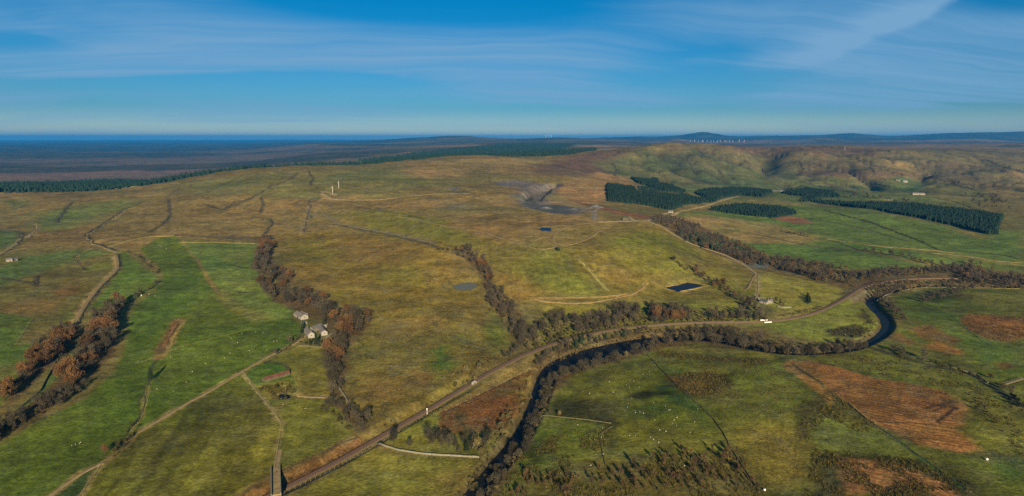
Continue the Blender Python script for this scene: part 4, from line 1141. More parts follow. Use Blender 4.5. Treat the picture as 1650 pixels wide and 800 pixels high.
path_obj('farm_track', [(60, 815), (100, 785), (140, 757), (172, 744)], 1.2, M['track'], 'pale farm track at the foot of the long green field')
path_obj('farm_track', [(216, 701), (240, 687), (262, 674), (300, 651), (345, 627), (391, 598), (432, 575), (470, 556), (487, 547), (494, 540)], 1.15, M['track'], 'pale farm track climbing to the white farmstead')
path_obj('farm_track', [(475, 637), (490, 641), (520, 640), (542, 643)], .8, M['track'], 'short track past the little farm pond to the burn')
path_obj('farm_track', [(444, 762), (448, 742), (452, 722)], 1.5, M['track'], 'grassy track leading on to the stone railway bridge')
for px_, lab_, hw_ in (([(640, 349), (660, 352), (720, 365), (780, 374), (830, 392), (865, 402), (890, 401), (898, 396)], 'pale track along the lip of the spoil hill', 1.5),
                       ([(898, 396), (891, 387), (892, 378), (905, 369), (930, 362), (960, 359), (1000, 358), (1045, 356)], 'looping track from the lone pine to the quarry yard', 1.7),
                       ([(898, 396), (925, 394), (950, 384), (968, 372), (985, 364)], 'short cut track below the quarry yard', 1.2),
                       ([(775, 318), (800, 326), (830, 335), (890, 345), (940, 355), (960, 359)], 'pale track skirting the open-cast pit', 2.0),
                       ([(530, 322), (560, 323), (620, 322), (660, 316), (700, 313), (760, 312)], 'moor track passing the two white turbine towers', 1.8),
                       ([(858, 482), (880, 486), (920, 489), (960, 487), (990, 481), (1020, 474), (1035, 465), (1042, 456)], 'worn track curving round the foot of the spoil hill', .9),
                       ([(862, 480), (900, 480), (950, 479), (985, 477), (1015, 473)], 'upper wheel track at the foot of the spoil hill', .7),
                       ([(1082, 345), (1100, 340), (1130, 334), (1175, 320), (1205, 312), (1244, 310)], 'farm road past the block plantation to the white farmhouse', 1.8),
                       ([(1218, 442), (1212, 450), (1205, 465), (1198, 469)], 'spur track dropping toward the cottage strip wood', 1.3),
                       ([(1415, 322), (1440, 323), (1480, 331), (1520, 333)], 'pale farm road north of the long plantation', 2.0),
                       ([(115, 530), (128, 508), (140, 488), (160, 462), (190, 434), (189, 420), (187, 411)], 'straw-coloured lane climbing from the oak woods', 2.2)):
    path_obj('moor_track', px_, hw_, M['earth'], lab_, .35)
path_obj('valley_track', [(1040, 356), (1065, 365), (1085, 378), (1110, 392), (1140, 402), (1170, 412), (1195, 425), (1212, 437), (1218, 442)], 2.4, M['track'], 'pale curving haul track beside the wooded stream', 0.5)


# burns, ditches and field drains, and the paler trodden lines, as narrow ragged strips on the land
LINE_MAT = {}
for c_, w_, px_, op_ in LINES:
    if op_ < .45: continue
    ln_ = resample(smooth1(resample(survey(px_, 8), 5.0), 2), 3.5)
    if len(ln_) < 3: continue
    rr_ = np.hypot(ln_[:, 0], ln_[:, 1])
    j_ = np.clip(rr_ / 900, .4, 3.0)[:, None]
    ln_ = ln_ + np.column_stack([fbm(ln_[:, 0] / 16, ln_[:, 1] / 16, 901, 3), fbm(ln_[:, 0] / 16, ln_[:, 1] / 16, 917, 3)]) * j_ * 3.0
    dark_ = float(np.mean(c_)) < .075
    hw_ = np.clip(w_ * .36, .35, 1.7) * np.clip(.75 + 2.2 * fbm(ln_[:, 0] / 9, ln_[:, 1] / 9, 931, 3), .12, 1.5)
    v_, f_ = ribbon(ln_, hw_, hz(ln_[:, 0], ln_[:, 1]) + np.clip(rr_ / 4500, .12, .8), skirt=.6)
    key_ = tuple(np.round(c_, 2))
    if key_ not in LINE_MAT: LINE_MAT[key_] = plain('ditch vegetation' if dark_ else 'trodden grass', (c_ * .8 + .02) if dark_ else c_ * .95, 1.0, .35, .15, .03)
    tag(mesh_np('ditch' if dark_ else 'grass_path', v_, f_, LINE_MAT[key_], smooth=True), 'narrow dark ditch winding over the land' if dark_ else 'narrow pale path worn in the grass', None, None, 'structure')


def wall_line(name, px, label, mat, h=1.35, th=0.55, cat='wall', group=None, step=1.6, px_step=8):
    ln = resample(survey(px, px_step), step)
    z = hz(ln[:, 0], ln[:, 1])
    t = np.gradient(ln, axis=0); t /= np.maximum(np.hypot(*t.T), 1e-9)[:, None]
    nr = np.column_stack([-t[:, 1], t[:, 0]])
    n = len(ln)
    top = z + h * (1 + rng.uniform(-.14, .1, n))
    lean = rng.uniform(-.05, .05, n)[:, None]
    V = np.stack([np.column_stack([ln + nr * th * .5, z - .5]), np.column_stack([ln + nr * (th * .32 + lean), top]),
                  np.column_stack([ln - nr * (th * .32 - lean), top - .04]), np.column_stack([ln - nr * th * .5, z - .5])], 1).reshape(-1, 3)
    i = np.arange(n - 1)[:, None] * 4 + np.arange(3)
    Fq = np.stack([i, i + 4, i + 5, i + 1], -1).reshape(-1, 4)
    e = (n - 1) * 4
    Fq = np.vstack([Fq, [[0, 1, 2, 3]], [[e + 3, e + 2, e + 1, e]]])
    return tag(mesh_np(name, V, Fq, mat), label, cat, group)


def fence_line(px, label, h=1.2, gap=3.5, px_step=8, group=None):
    ln = resample(survey(px, px_step), gap)
    z = hz(ln[:, 0], ln[:, 1])
    root = empty('wire_fence', (ln[0, 0], ln[0, 1], z[0]))
    tag(root, label, 'fence', group)
    o = np.array([ln[0, 0], ln[0, 1], z[0]])
    mb = MB()
    for p, zz in zip(ln, z):
        mb.box((p[0] - o[0], p[1] - o[1], zz - o[2] + h / 2 - .1), (.16, .16, h + .2), random.uniform(0, 1))
    mb.build('post', M['post'], root)['kind'] = 'stuff'
    mb = MB()
    for a, b, za, zb in zip(ln[:-1], ln[1:], z[:-1], z[1:]):
        for k in (.45, .8, 1.1):
            mb.tube((a[0] - o[0], a[1] - o[1], za - o[2] + k), (b[0] - o[0], b[1] - o[1], zb - o[2] + k), .03, .03, 3)
    mb.build('wire', M['post'], root)
    return root


wall_line('stone_wall', [(608, 712), (616, 718), (640, 726), (670, 731), (700, 734), (740, 736), (772, 738)], 'pale stone wall running from the railway to the river', M['stone'], 1.2, .6)
wall_line('stone_wall', [(840, 667), (870, 669), (905, 673), (945, 677), (985, 683)], 'low grey wall with two round bushes beside the dark rushes', M['darkstone'], .7, .35)
wall_line('stone_wall', [(987, 687), (965, 702), (968, 716), (974, 745), (976, 752)], 'low grey wall dropping with a kink to the young birches', M['darkstone'], .7, .35)
wall_line('stone_wall', [(1042, 572), (1050, 580), (1066, 597), (1085, 617), (1105, 636), (1128, 655), (1150, 677), (1165, 698), (1180, 727), (1200, 757), (1224, 795)], 'long mossy wall dividing the sheep pasture from the brown rush bed', M['darkstone'], .9, .4)
wall_line('stone_wall', [(545, 624), (556, 640), (566, 658), (574, 668)], 'straight pale wall beside the dark burn above the railway', M['stone'], 1.5, .7)
wall_line('stone_wall', [(525, 546), (532, 541), (538, 537)], 'short white-capped yard wall east of the farmstead', M['stone'], 1.7, .7, px_step=3)
wall_line('stone_wall', [(480, 558), (500, 559), (520, 561)], 'low garden wall below the farmstead shrubs', M['darkstone'], 1.2, .6)
wall_line('stone_wall', [(103, 563), (88, 589), (73, 616), (66, 630), (55, 640), (25, 665), (0, 682), (-20, 695)], 'dark field wall between the two oak woods', M['darkstone'], 1.5, .9)
wall_line('stone_wall', [(1252, 495), (1262, 497), (1275, 496)], 'short pale wall below the white cottage', M['stone'], 1.5, .7, px_step=3)
wall_line('stone_wall', [(1366, 650), (1395, 675), (1420, 692), (1455, 716), (1480, 735), (1530, 770), (1565, 795)], 'thin mossy wall along the lower edge of the brown furrowed ground', M['darkstone'], 0.7, .35)
wall_line('stone_wall', [(1550, 597), (1575, 605), (1592, 618)], 'curved bank wall above the alder ditch', M['stone'], 0.9, .6)
wall_line('stone_wall', [(1412, 484), (1425, 477), (1440, 470)], 'straight pale riverside wall at the bend', M['stone'], 1.0, .8, px_step=3)
fence_line([(437, 660), (420, 640), (404, 620), (391, 599)], 'post and wire fence beside the rusty shed paddock')
fence_line([(443, 756), (448, 722), (454, 684), (437, 660)], 'post and wire fence from the stone bridge up the field edge')
fence_line([(408, 800), (437, 799), (480, 781), (540, 752), (600, 715), (660, 681), (700, 656)], 'lineside fence on the river side of the railway')
fence_line([(120, 812), (140, 783), (158, 757), (164, 748)], 'wire fence along the small dark triangle of pasture')
fence_line([(712, 664), (760, 641), (800, 620), (830, 606), (855, 593)], 'fence along the top of the brown bracken triangle')
fence_line([(232, 650), (228, 676), (212, 694)], 'fence beside the ditch in the long green field')
fence_line([(0, 503), (28, 508), (53, 513), (24, 557), (70, 551)], 'fence folding round the dull green corner pasture')
fence_line([(1480, 735), (1430, 703), (1395, 678)], 'new wire fence above the rushes by the furrowed ground')
fence_line([(300, 556), (256, 577), (222, 586)], 'fence crossing the long green field by the dark ditch')

# ------------------------------------------------------------------ trees
def tri_cloud(pts, size, up=0.35, slim=0.35, r=None):
    """a small pointed face at each point: twigs or leaf sprays"""
    r = r or rng
    n = len(pts)
    d = r.normal(size=(n, 3)); d[:, 2] += up * 2
    d /= np.linalg.norm(d, axis=1)[:, None]
    e = np.cross(d, r.normal(size=(n, 3))); e /= np.maximum(np.linalg.norm(e, axis=1), 1e-6)[:, None]
    s = size * r.uniform(.6, 1.4, n)[:, None]
    V = np.stack([pts - e * s * slim * .5, pts + e * s * slim * .5, pts + d * s], 1).reshape(-1, 3)
    return V, np.arange(3 * n).reshape(-1, 3)


def crown_points(n, h, w, base, lobes, r):
    """points in an uneven cloud of lobes, unit crown of height h and width w starting at base"""
    cs = []
    for _ in range(lobes):
        a, q = r.uniform(0, 2 * math.pi), math.sqrt(r.uniform(0.02, 1))
        zc = r.uniform(.25, .85)
        k = (1 - abs(zc - .45)) * .62
        cs.append((math.cos(a) * q * w * .5 * k, math.sin(a) * q * w * .5 * k, base + zc * (h - base), r.uniform(.16, .30) * w))
    out = []
    per = n // lobes + 1
    for cx, cy, cz, rr in cs:
        d = r.normal(size=(per, 3)); d /= np.linalg.norm(d, axis=1)[:, None]
        q = r.uniform(.35, 1, per)[:, None] ** .6
        out.append(np.array([cx, cy, cz]) + d * q * rr * np.array([1, 1, .85]))
    p = np.vstack(out)[:n]
    p[:, 2] = np.maximum(p[:, 2], base * .5)
    return p


def trunk_mb(h, w, base, r, n_limb=6, rad=.022):
    mb = MB()
    mb.tube((0, 0, -.6), (0, 0, base), h * rad * 1.4, h * rad, 6)
    mb.tube((0, 0, base), (r.uniform(-.3, .3), r.uniform(-.3, .3), h * .8), h * rad, h * .006, 5)
    for k in range(n_limb):
        a = 2 * math.pi * k / n_limb + r.uniform(-.4, .4)
        z0 = base + (h - base) * r.uniform(0, .35)
        q = w * r.uniform(.25, .42)
        e = (math.cos(a) * q, math.sin(a) * q, z0 + (h - base) * r.uniform(.25, .5))
        mb.tube((0, 0, z0), e, h * .011, h * .003, 4)
    return mb


KINDS = {
    # h, crown width, base, lobes, twigs, twig length, slimness, material, up
    'bare_tree': (11.0, 9.0, 1.1, 14, 760, 1.3, .17, 'twig', .6),
    'russet_tree': (12.0, 10.5, 2.2, 15, 760, 1.05, .42, 'russet', .25),
    'willow_bush': (6.0, 6.5, .3, 9, 420, 1.05, .30, 'willow', .6),
    'young_birch': (5.5, 2.6, .7, 6, 170, .85, .24, 'young', .9),
    'thorn_bush': (4.2, 5.2, .2, 8, 330, .8, .45, 'bush', .3),
    'dark_pine': (11.0, 6.0, 1.4, 12, 620, 1.0, .45, 'needle', .15),
}
PROTO = {}
for kname, (h, w, base, lobes, nt, ts, slim, mat, up) in KINDS.items():
    PROTO[kname] = []
    for v in range(5):
        rr = np.random.default_rng(100 + v * 7 + len(kname))
        if kname == 'dark_pine':
            zz = rr.uniform(base, h, nt) ; q = (1 - (zz - base) / (h - base)) ** .8 * w * .5 * np.sqrt(rr.uniform(.1, 1, nt)); a = rr.uniform(0, 6.283, nt)
            pts = np.column_stack([np.cos(a) * q, np.sin(a) * q, zz])
        else:
            pts = crown_points(nt, h, w, base, lobes, rr)
        V, T = tri_cloud(pts, ts, up, slim, rr)
        crown = mesh_np('crown', V, T, M[mat], link=False)
        tm = trunk_mb(h, w, base, rr, 4 if kname in ('young_birch', 'dark_pine') else 6)
        me = bpy.data.meshes.new('trunk'); me.from_pydata(tm.v, [], tm.f); me.materials.append(M['bark'])
        # one-piece version for trees too small to show their parts
        V2 = np.vstack([V, np.array(tm.v)])
        whole = bpy.data.meshes.new(kname)
        whole.from_pydata(V2.tolist(), [], T.tolist() + [tuple(i + len(V) for i in f) for f in tm.f])
        whole.materials.append(M[mat]); whole.materials.append(M['bark'])
        mi = np.zeros(len(whole.polygons), np.int32); mi[len(T):] = 1
        whole.polygons.foreach_set('material_index', mi)
        PROTO[kname].append((crown.data, me, whole))
        bpy.data.objects.remove(crown)
COUNT = {}


def plant(kind, x, y, z, s, label, group, near):
    COUNT[kind] = COUNT.get(kind, 0) + 1
    cm, tm, wm = random.choice(PROTO[kind])
    rz = random.uniform(0, 6.283)
    sc = (s * random.uniform(.9, 1.15), s * random.uniform(.9, 1.15), s * random.uniform(.88, 1.1))
    cat = 'bush' if 'bush' in kind else 'tree'
    if True:
        o = empty(kind, (x, y, z), rz)
        for nm, me in (('trunk', tm), ('crown', cm)):
            c = bpy.data.objects.new(nm, me); c.parent = o; COL.objects.link(c)
    else:
        o = bpy.data.objects.new(kind, wm); o.location = (x, y, z); o.rotation_euler.z = rz; COL.objects.link(o)
    o.scale = sc
    tag(o, label, cat, group)
    return o


def scatter(poly, gap, jitter=None, limit=100000, keep=1.0):
    """blue-noise positions inside an outline"""
    lo, hi = poly.min(0), poly.max(0)
    step = gap
    gx, gy = np.meshgrid(np.arange(lo[0], hi[0], step), np.arange(lo[1], hi[1], step * .87))
    gx[1::2] += step / 2
    p = np.column_stack([gx.ravel(), gy.ravel()]) + rng.uniform(-.42, .42, (gx.size, 2)) * step
    p = p[inside(p[:, 0], p[:, 1], poly)]
    if keep < 1: p = p[rng.uniform(size=len(p)) < keep]
    return p[:limit]


def band(px, half, gap, px_step=8):
    """positions along a line within half metres of it"""
    ln = resample(survey(px, px_step), gap)
    out = []
    for p in ln:
        out.append(p + rng.uniform(-1, 1, 2) * half)
    return np.array(out)


STUFF = {}     # stuff name -> list of (kind, x, y, scale)


CAND = {}


def woods(pos, mix, name, phrase, size=(.8, 1.2), near=False, stuff=False):
    """mix: {kind: share}. phrase says where the wood stands; every tree gets the label of its kind there"""
    kinds, pw = list(mix), np.array(list(mix.values()), float)
    pw /= pw.sum()
    z = hz(pos[:, 0], pos[:, 1])
    sel = vnoise(pos[:, 0] / 26, pos[:, 1] / 26, 71) + .5 + rng.uniform(-.22, .22, len(pos))
    cum = np.cumsum(pw)
    LAB = {'bare_tree': 'bare grey-brown tree', 'russet_tree': 'russet-leaved oak', 'willow_bush': 'pale grey-green willow bush', 'young_birch': 'slender young birch',
           'thorn_bush': 'dark rounded thorn bush', 'dark_pine': 'dark green conifer'}
    for p, zz, s_ in zip(pos, z, sel):
        k = kinds[int(min(np.searchsorted(cum, min(max((s_ - .12) / .76, 0), .999)), len(kinds) - 1))]
        sc = random.uniform(*size) * (random.choice((.7, .85, 1, 1, 1.05, 1.2)) if not stuff else 1)
        if stuff:
            STUFF.setdefault(name, []).append((k, p[0], p[1], zz, sc))
        else:
            CAND.setdefault(k, []).append((math.hypot(p[0], p[1]) / sc ** .7, (k, p[0], p[1], zz - .1, sc, f'{LAB[k]} {phrase}', f'{k.replace("_", " ")}s {phrase}', near)))


def merge_stuff(name, items, label, tmpl):
    """one mesh out of many small trees; tmpl: kind -> list of (V, T, colour)"""
    Vs, Ts, Cs, off = [], [], [], 0
    for k, x, y, z, s in items:
        V, T, c = random.choice(tmpl[k])
        a = random.uniform(0, 6.283)
        ca, sa = math.cos(a) * s, math.sin(a) * s
        P = np.column_stack([V[:, 0] * ca - V[:, 1] * sa + x, V[:, 0] * sa + V[:, 1] * ca + y, V[:, 2] * s * random.uniform(.85, 1.15) + z])
        Vs.append(P); Ts.append(T + off); off += len(V)
        Cs.append(np.tile(c * random.uniform(.78, 1.25) * np.array([random.uniform(.92, 1.1), 1, random.uniform(.9, 1.08)]), (len(V), 1)))
    o = mesh_np(name, np.vstack(Vs), np.vstack(Ts), M['wood'], col=np.vstack(Cs))
    return tag(o, label, None, None, 'stuff')


def cone_tmpl(h, w, tiers, n, c, r):
    V, T = [], []
    for t in range(tiers):
        z0 = h * (.06 + .8 * t / tiers); z1 = h * (.06 + .8 * t / tiers + .94 / tiers * 1.35) if t < tiers - 1 else h
        q = w * .5 * (1 - .8 * t / tiers)
        o = len(V)
        V.append((r.uniform(-.1, .1), r.uniform(-.1, .1), min(z1, h)))
        for i in range(n):
            a = 6.283 * i / n + r.uniform(-.3, .3)
            k = q * r.uniform(.7, 1.15)
            V.append((math.cos(a) * k, math.sin(a) * k, z0 + r.uniform(-.04, .04) * h))
        for i in range(n):
            T.append((o, o + 1 + i, o + 1 + (i + 1) % n))
    return np.array(V), np.array(T), c


def cloud_tmpl(kind, n, c, r, k=1.9):
    h, w, base, lobes, nt, ts, slim, mat, up = KINDS[kind]
    V, T = tri_cloud(crown_points(n, h, w, base * .6, min(lobes, 7), r), ts * k, up, slim * 1.2, r)
    return V, T, c


r_ = np.random.default_rng(77)
TM = {
    'conifer': [cone_tmpl(11 * r_.uniform(.9, 1.06), 7.6, 2, 7, C(27, 42, 34), r_) for _ in range(5)],
    'bigfir': [cone_tmpl(15 * r_.uniform(.7, 1.15), 12.0, 2, 6, C(28, 46, 38), r_) for _ in range(6)],
    'bare_tree': [cloud_tmpl('bare_tree', 190, C(62, 58, 49), r_) for _ in range(5)],
    'russet_tree': [cloud_tmpl('russet_tree', 130, C(76, 62, 44), r_) for _ in range(4)],
    'willow_bush': [cloud_tmpl('willow_bush', 80, C(78, 72, 50), r_) for _ in range(4)],
    'thorn_bush': [cloud_tmpl('thorn_bush', 60, C(54, 50, 34), r_) for _ in range(4)],
    'dark_pine': [cone_tmpl(12 * r_.uniform(.8, 1.1), 6.5, 3, 7, C(36, 50, 36), r_) for _ in range(4)],
    'young_birch': [cloud_tmpl('young_birch', 70, C(84, 68, 50), r_, 1.4) for _ in range(4)],
    'rush': [], 'straw': [], 'bracken': [],
}
for _ in range(5):
    n = 16
    p = np.column_stack([r_.normal(0, .35, n), r_.normal(0, .35, n), np.zeros(n)])
    V, T = tri_cloud(p, .9, 1.4, .28, r_)
    TM['rush'].append((V, T, C(66, 62, 32)))
    TM.setdefault('straw', []).append((V, T, C(84, 76, 44)))
    TM.setdefault('bracken', []).append((V, T, C(74, 56, 36)))

sv_ = lambda px: survey(px, 12, True)
# west woods of big russet oaks
woods(scatter(sv_([(205, 492), (192, 505), (190, 535), (184, 560), (166, 582), (150, 570), (132, 575), (140, 545), (150, 520), (170, 500), (188, 490)]), 8.5), {'bare_tree': .6, 'russet_tree': .4}, '', 'in the western oak wood beside the long green field', (.85, 1.2), True)
woods(scatter(sv_([(150, 575), (160, 588), (140, 612), (112, 632), (96, 622), (92, 602), (115, 585), (132, 568)]), 8.0), {'bare_tree': .45, 'russet_tree': .55}, '', 'in the lower clump of the oak wood', (.8, 1.1), True)
woods(scatter(sv_([(84, 530), (108, 528), (126, 540), (118, 560), (92, 578), (62, 602), (40, 622), (14, 646), (-20, 660), (-20, 645), (14, 622), (46, 580), (68, 556)]), 8.5), {'russet_tree': .5, 'bare_tree': .5}, '', 'in the narrow wood on the far western burn', (.75, 1.05), True)
woods(scatter(sv_([(138, 622), (128, 635), (98, 655), (60, 672), (20, 700), (-20, 724), (-20, 700), (10, 680), (50, 656), (90, 636)]), 5.0), {'bare_tree': .8, 'thorn_bush': .2}, '', 'in the low scrub belt along the green field edge', (.6, .85), True)
woods(band([(256, 455), (244, 463), (230, 472), (215, 483), (204, 492)], 2.5, 4.5), {'bare_tree': .6, 'thorn_bush': .4}, '', 'along the thin ditch above the oak wood', (.4, .65))
woods(band([(205, 408), (218, 412), (232, 422), (246, 432), (250, 442)], 4, 8), {'thorn_bush': .6, 'willow_bush': .4}, '', 'in the gorse gully at the head of the green field', (.6, .9))
# burn wood around the farmstead
woods(scatter(sv_([(416, 398), (424, 388), (438, 386), (443, 396), (438, 410), (430, 432), (412, 430), (412, 410)]), 10.5), {'bare_tree': .75, 'russet_tree': .25}, '', 'in the top end of the long burn wood', (.75, 1.05))
woods(scatter(sv_([(404, 430), (420, 428), (440, 432), (474, 444), (466, 456), (456, 474), (448, 460), (452, 450), (420, 440)]), 9.5), {'bare_tree': .8, 'russet_tree': .2}, '', 'in the elbow of the long burn wood', (.75, 1.0))
woods(scatter(sv_([(418, 460), (436, 452), (446, 470), (466, 478), (496, 472), (520, 484), (545, 500), (590, 510), (600, 520), (578, 538), (556, 552), (545, 540), (540, 522), (512, 508), (496, 498), (470, 492), (440, 482), (424, 472)]), 9.0), {'bare_tree': .68, 'russet_tree': .22, 'willow_bush': .1}, '', 'in the broad wood behind the white farmstead', (.95, 1.3), True)
woods(scatter(sv_([(536, 545), (556, 552), (556, 566), (548, 588), (556, 620), (548, 642), (530, 632), (528, 600), (520, 572)]), 8.2), {'bare_tree': .62, 'russet_tree': .38}, '', 'in the narrow wood below the farmstead', (.85, 1.2), True)
woods(scatter(sv_([(548, 650), (558, 658), (580, 664), (596, 672), (600, 688), (588, 696), (566, 690), (548, 672), (526, 660), (530, 652)]), 7.0), {'bare_tree': .8, 'thorn_bush': .2}, '', 'in the dark copse where the burn meets the railway', (.55, .9), True)
woods(band([(446, 573), (462, 562), (474, 552), (484, 545)], 2, 4), {'thorn_bush': .7, 'bare_tree': .3}, '', 'in the hedge beside the farm track', (.5, .8), True)
woods(survey([(484, 553), (492, 556), (500, 557), (510, 556), (516, 558), (507, 551), (488, 546), (486, 538), (488, 530), (522, 524), (473, 508)], 1e9), {'thorn_bush': .5, 'dark_pine': .5}, '', 'in the farmstead garden', (.5, .9), True)
# second burn wood
woods(scatter(sv_([(734, 404), (750, 401), (764, 410), (786, 424), (795, 445), (798, 462), (788, 470), (782, 462), (776, 445), (760, 425), (738, 416)]), 10.0), {'bare_tree': .85, 'russet_tree': .15}, '', 'in the curved wood above the silty pond', (.7, .95))
woods(scatter(sv_([(784, 466), (802, 464), (828, 480), (834, 508), (850, 530), (868, 546), (850, 566), (832, 556), (818, 530), (796, 502), (784, 488)]), 8.6), {'bare_tree': .82, 'willow_bush': .18}, '', 'in the wood between the silty pond and the railway', (.7, 1.0))
woods(band([(708, 403), (720, 404), (735, 405)], 2, 6), {'thorn_bush': 1}, '', 'in the short hedge west of the curved wood', (.7, 1))
# railway bank scrub
woods(scatter(sv_([(846, 562), (862, 528), (872, 512), (892, 512), (912, 516), (925, 514), (928, 530), (905, 548), (880, 556), (860, 566)]), 8.0), {'bare_tree': .35, 'willow_bush': .5, 'thorn_bush': .15}, '', 'in the pale scrub on the bank above the railway', (.8, 1.15))
woods(scatter(sv_([(925, 518), (950, 512), (985, 500), (996, 492), (1022, 496), (1034, 510), (1026, 521), (985, 530), (945, 538), (925, 542)]), 8.0), {'bare_tree': .75, 'willow_bush': .25}, '', 'in the brown birch scrub above the railway', (.75, 1.1))
woods(scatter(sv_([(1040, 498), (1060, 495), (1100, 500), (1120, 504), (1118, 519), (1080, 522), (1050, 522)]), 8.5), {'bare_tree': .7, 'russet_tree': .2, 'willow_bush': .1}, '', 'in the bank scrub below the dark lagoon', (.75, 1.1))
woods(scatter(sv_([(1136, 500), (1160, 501), (1200, 505), (1232, 508), (1240, 518), (1200, 519), (1150, 519)]), 8.5), {'bare_tree': .8, 'willow_bush': .2}, '', 'in the scrub beside the white bridge rails', (.7, 1.05))
# river trees
woods(band([(778, 800), (792, 778), (812, 752), (828, 736), (845, 716)], 5, 3.6), {'bare_tree': .7, 'willow_bush': .3}, '', 'on the near east bank of the dark river', (.5, .8), True)
woods(band([(842, 714), (856, 690), (866, 668), (875, 645), (882, 622)], 4, 4.0), {'bare_tree': .8, 'willow_bush': .2}, '', 'on the middle east bank of the dark river', (.55, .85), True)
woods(band([(884, 618), (905, 606), (930, 600), (955, 594), (985, 586), (1015, 576), (1042, 568), (1056, 560)], 5.0, 4.2), {'bare_tree': .93, 'willow_bush': .07}, '', 'in the riverside row above the sheep pasture', (.7, 1.0), True)
woods(band([(1060, 558), (1090, 553), (1130, 552), (1170, 556), (1210, 561), (1240, 567), (1280, 572), (1320, 571), (1360, 568), (1395, 560)], 5.5, 4.2), {'bare_tree': .85, 'willow_bush': .15}, '', 'in the riverside row along the river meadow', (.75, 1.05), True)
woods(scatter(sv_([(856, 596), (876, 574), (900, 562), (925, 555), (965, 547), (1010, 539), (1052, 532), (1062, 534), (1030, 539), (985, 548), (940, 559), (902, 570), (870, 592)]) , 6.0), {'bare_tree': .6, 'dark_pine': .3, 'willow_bush': .1}, '', 'on the shaded bank between railway and river', (.5, .72), True)
woods(scatter(sv_([(1064, 539), (1100, 535), (1140, 535), (1176, 538), (1214, 549), (1232, 557), (1205, 556), (1160, 545), (1110, 540), (1066, 542)]), 6.2), {'bare_tree': .8, 'willow_bush': .2}, '', 'on the bank below the level railway', (.7, 1.0), True)
woods(band([(1236, 556), (1260, 560), (1300, 561), (1340, 559), (1362, 554)], 3, 7), {'bare_tree': .8, 'willow_bush': .2}, '', 'on the north bank by the pale hay meadow', (.5, .7))
woods(band([(1418, 482), (1430, 492), (1440, 503), (1452, 512), (1462, 518)], 5, 5), {'bare_tree': .9, 'willow_bush': .1}, '', 'on the outer bank of the river bend', (.5, .75), True)
woods(band([(755, 790), (768, 768), (782, 746), (790, 726), (800, 708), (812, 690), (826, 668), (838, 650), (846, 632)], 5, 4.2), {'willow_bush': .5, 'thorn_bush': .5}, '', 'on the west bank of the dark river', (.5, .85), True)
woods(survey([(690, 710), (697, 716), (706, 712), (712, 720), (720, 714), (724, 722), (702, 706), (717, 706), (733, 722), (740, 732), (752, 728), (760, 726), (748, 718), (778, 722), (782, 715), (788, 708), (765, 718), (659, 722)], 1e9), {'bare_tree': .6, 'dark_pine': .25, 'willow_bush': .15}, '', 'in the copse beside the pale stone wall', (.55, .85), True)
plant('willow_bush', *survey([(768, 725)], 9)[0], float(hz(*survey([(768, 725)], 9)[0])[0]), 1.35, 'big pale round willow by the end of the stone wall', None, True)
plant('bare_tree', *survey([(634, 718)], 9)[0], float(hz(*survey([(634, 718)], 9)[0])[0]), .95, 'lone leafless tree standing over the pale stone wall', None, True)
plant('dark_pine', *survey([(243, 614)], 9)[0], float(hz(*survey([(243, 614)], 9)[0])[0]), .95, 'single dark conifer on the ditch in the long green field', None, True)
for q_ in ((897, 404), (899, 405), (896, 403), (901, 404)):
    q2_ = survey([q_], 9)[0]
    plant('dark_pine', *q2_, float(hz(*q2_)[0]), random.uniform(.3, .5), 'dark pine in the tiny clump where the spoil-hill tracks meet', 'pines where the spoil-hill tracks meet', True)
plant('russet_tree', *survey([(169, 733)], 9)[0], float(hz(*survey([(169, 733)], 9)[0])[0]), .62, 'rust-coloured thorn tree at the corner of the farm track', None, True)
woods(band([(180, 729), (192, 718), (206, 706), (214, 701)], 1.5, 3), {'thorn_bush': 1}, '', 'in the dark hedge at the farm track corner', (.4, .7), True)
woods(survey([(205, 697), (213, 688), (217, 683), (224, 688)], 9e9), {'thorn_bush': 1}, '', 'at the ditch mouth by the farm track', (.35, .6), True)
woods(band([(722, 612), (745, 608), (760, 598), (775, 588), (790, 582), (800, 590), (772, 600), (750, 615), (730, 622)], 5, 7), {'thorn_bush': .5, 'willow_bush': .5}, '', 'in the thicket just above the railway line', (.5, .85), True)
woods(band([(812, 578), (830, 570), (845, 562)], 4, 7), {'bare_tree': .6, 'willow_bush': .4}, '', 'at the foot of the second burn wood', (.5, .8), True)
woods(survey([(688, 648), (696, 642), (620, 682), (630, 676)], 9e9), {'thorn_bush': 1}, '', 'close against the railway bank', (.4, .7), True)
woods(survey([(886, 668), (901, 670)], 9e9), {'willow_bush': 1}, '', 'standing on the low grey wall', (.5, .6), True)
woods(survey([(448, 643), (460, 645), (440, 637), (420, 630), (426, 612), (453, 622), (446, 626), (466, 625), (462, 631)], 9e9), {'thorn_bush': .7, 'willow_bush': .3}, '', 'round the little farm pond', (.4, .7), True)
woods(band([(520, 660), (535, 668), (550, 680), (562, 692)], 1.5, 5), {'thorn_bush': 1}, '', 'along the ditch below the farm paddock', (.4, .7), True)
woods(band([(430, 795), (440, 790), (452, 780), (470, 768)], 2, 5), {'thorn_bush': .6, 'bare_tree': .4}, '', 'in the cutting by the stone bridge', (.4, .6), True)
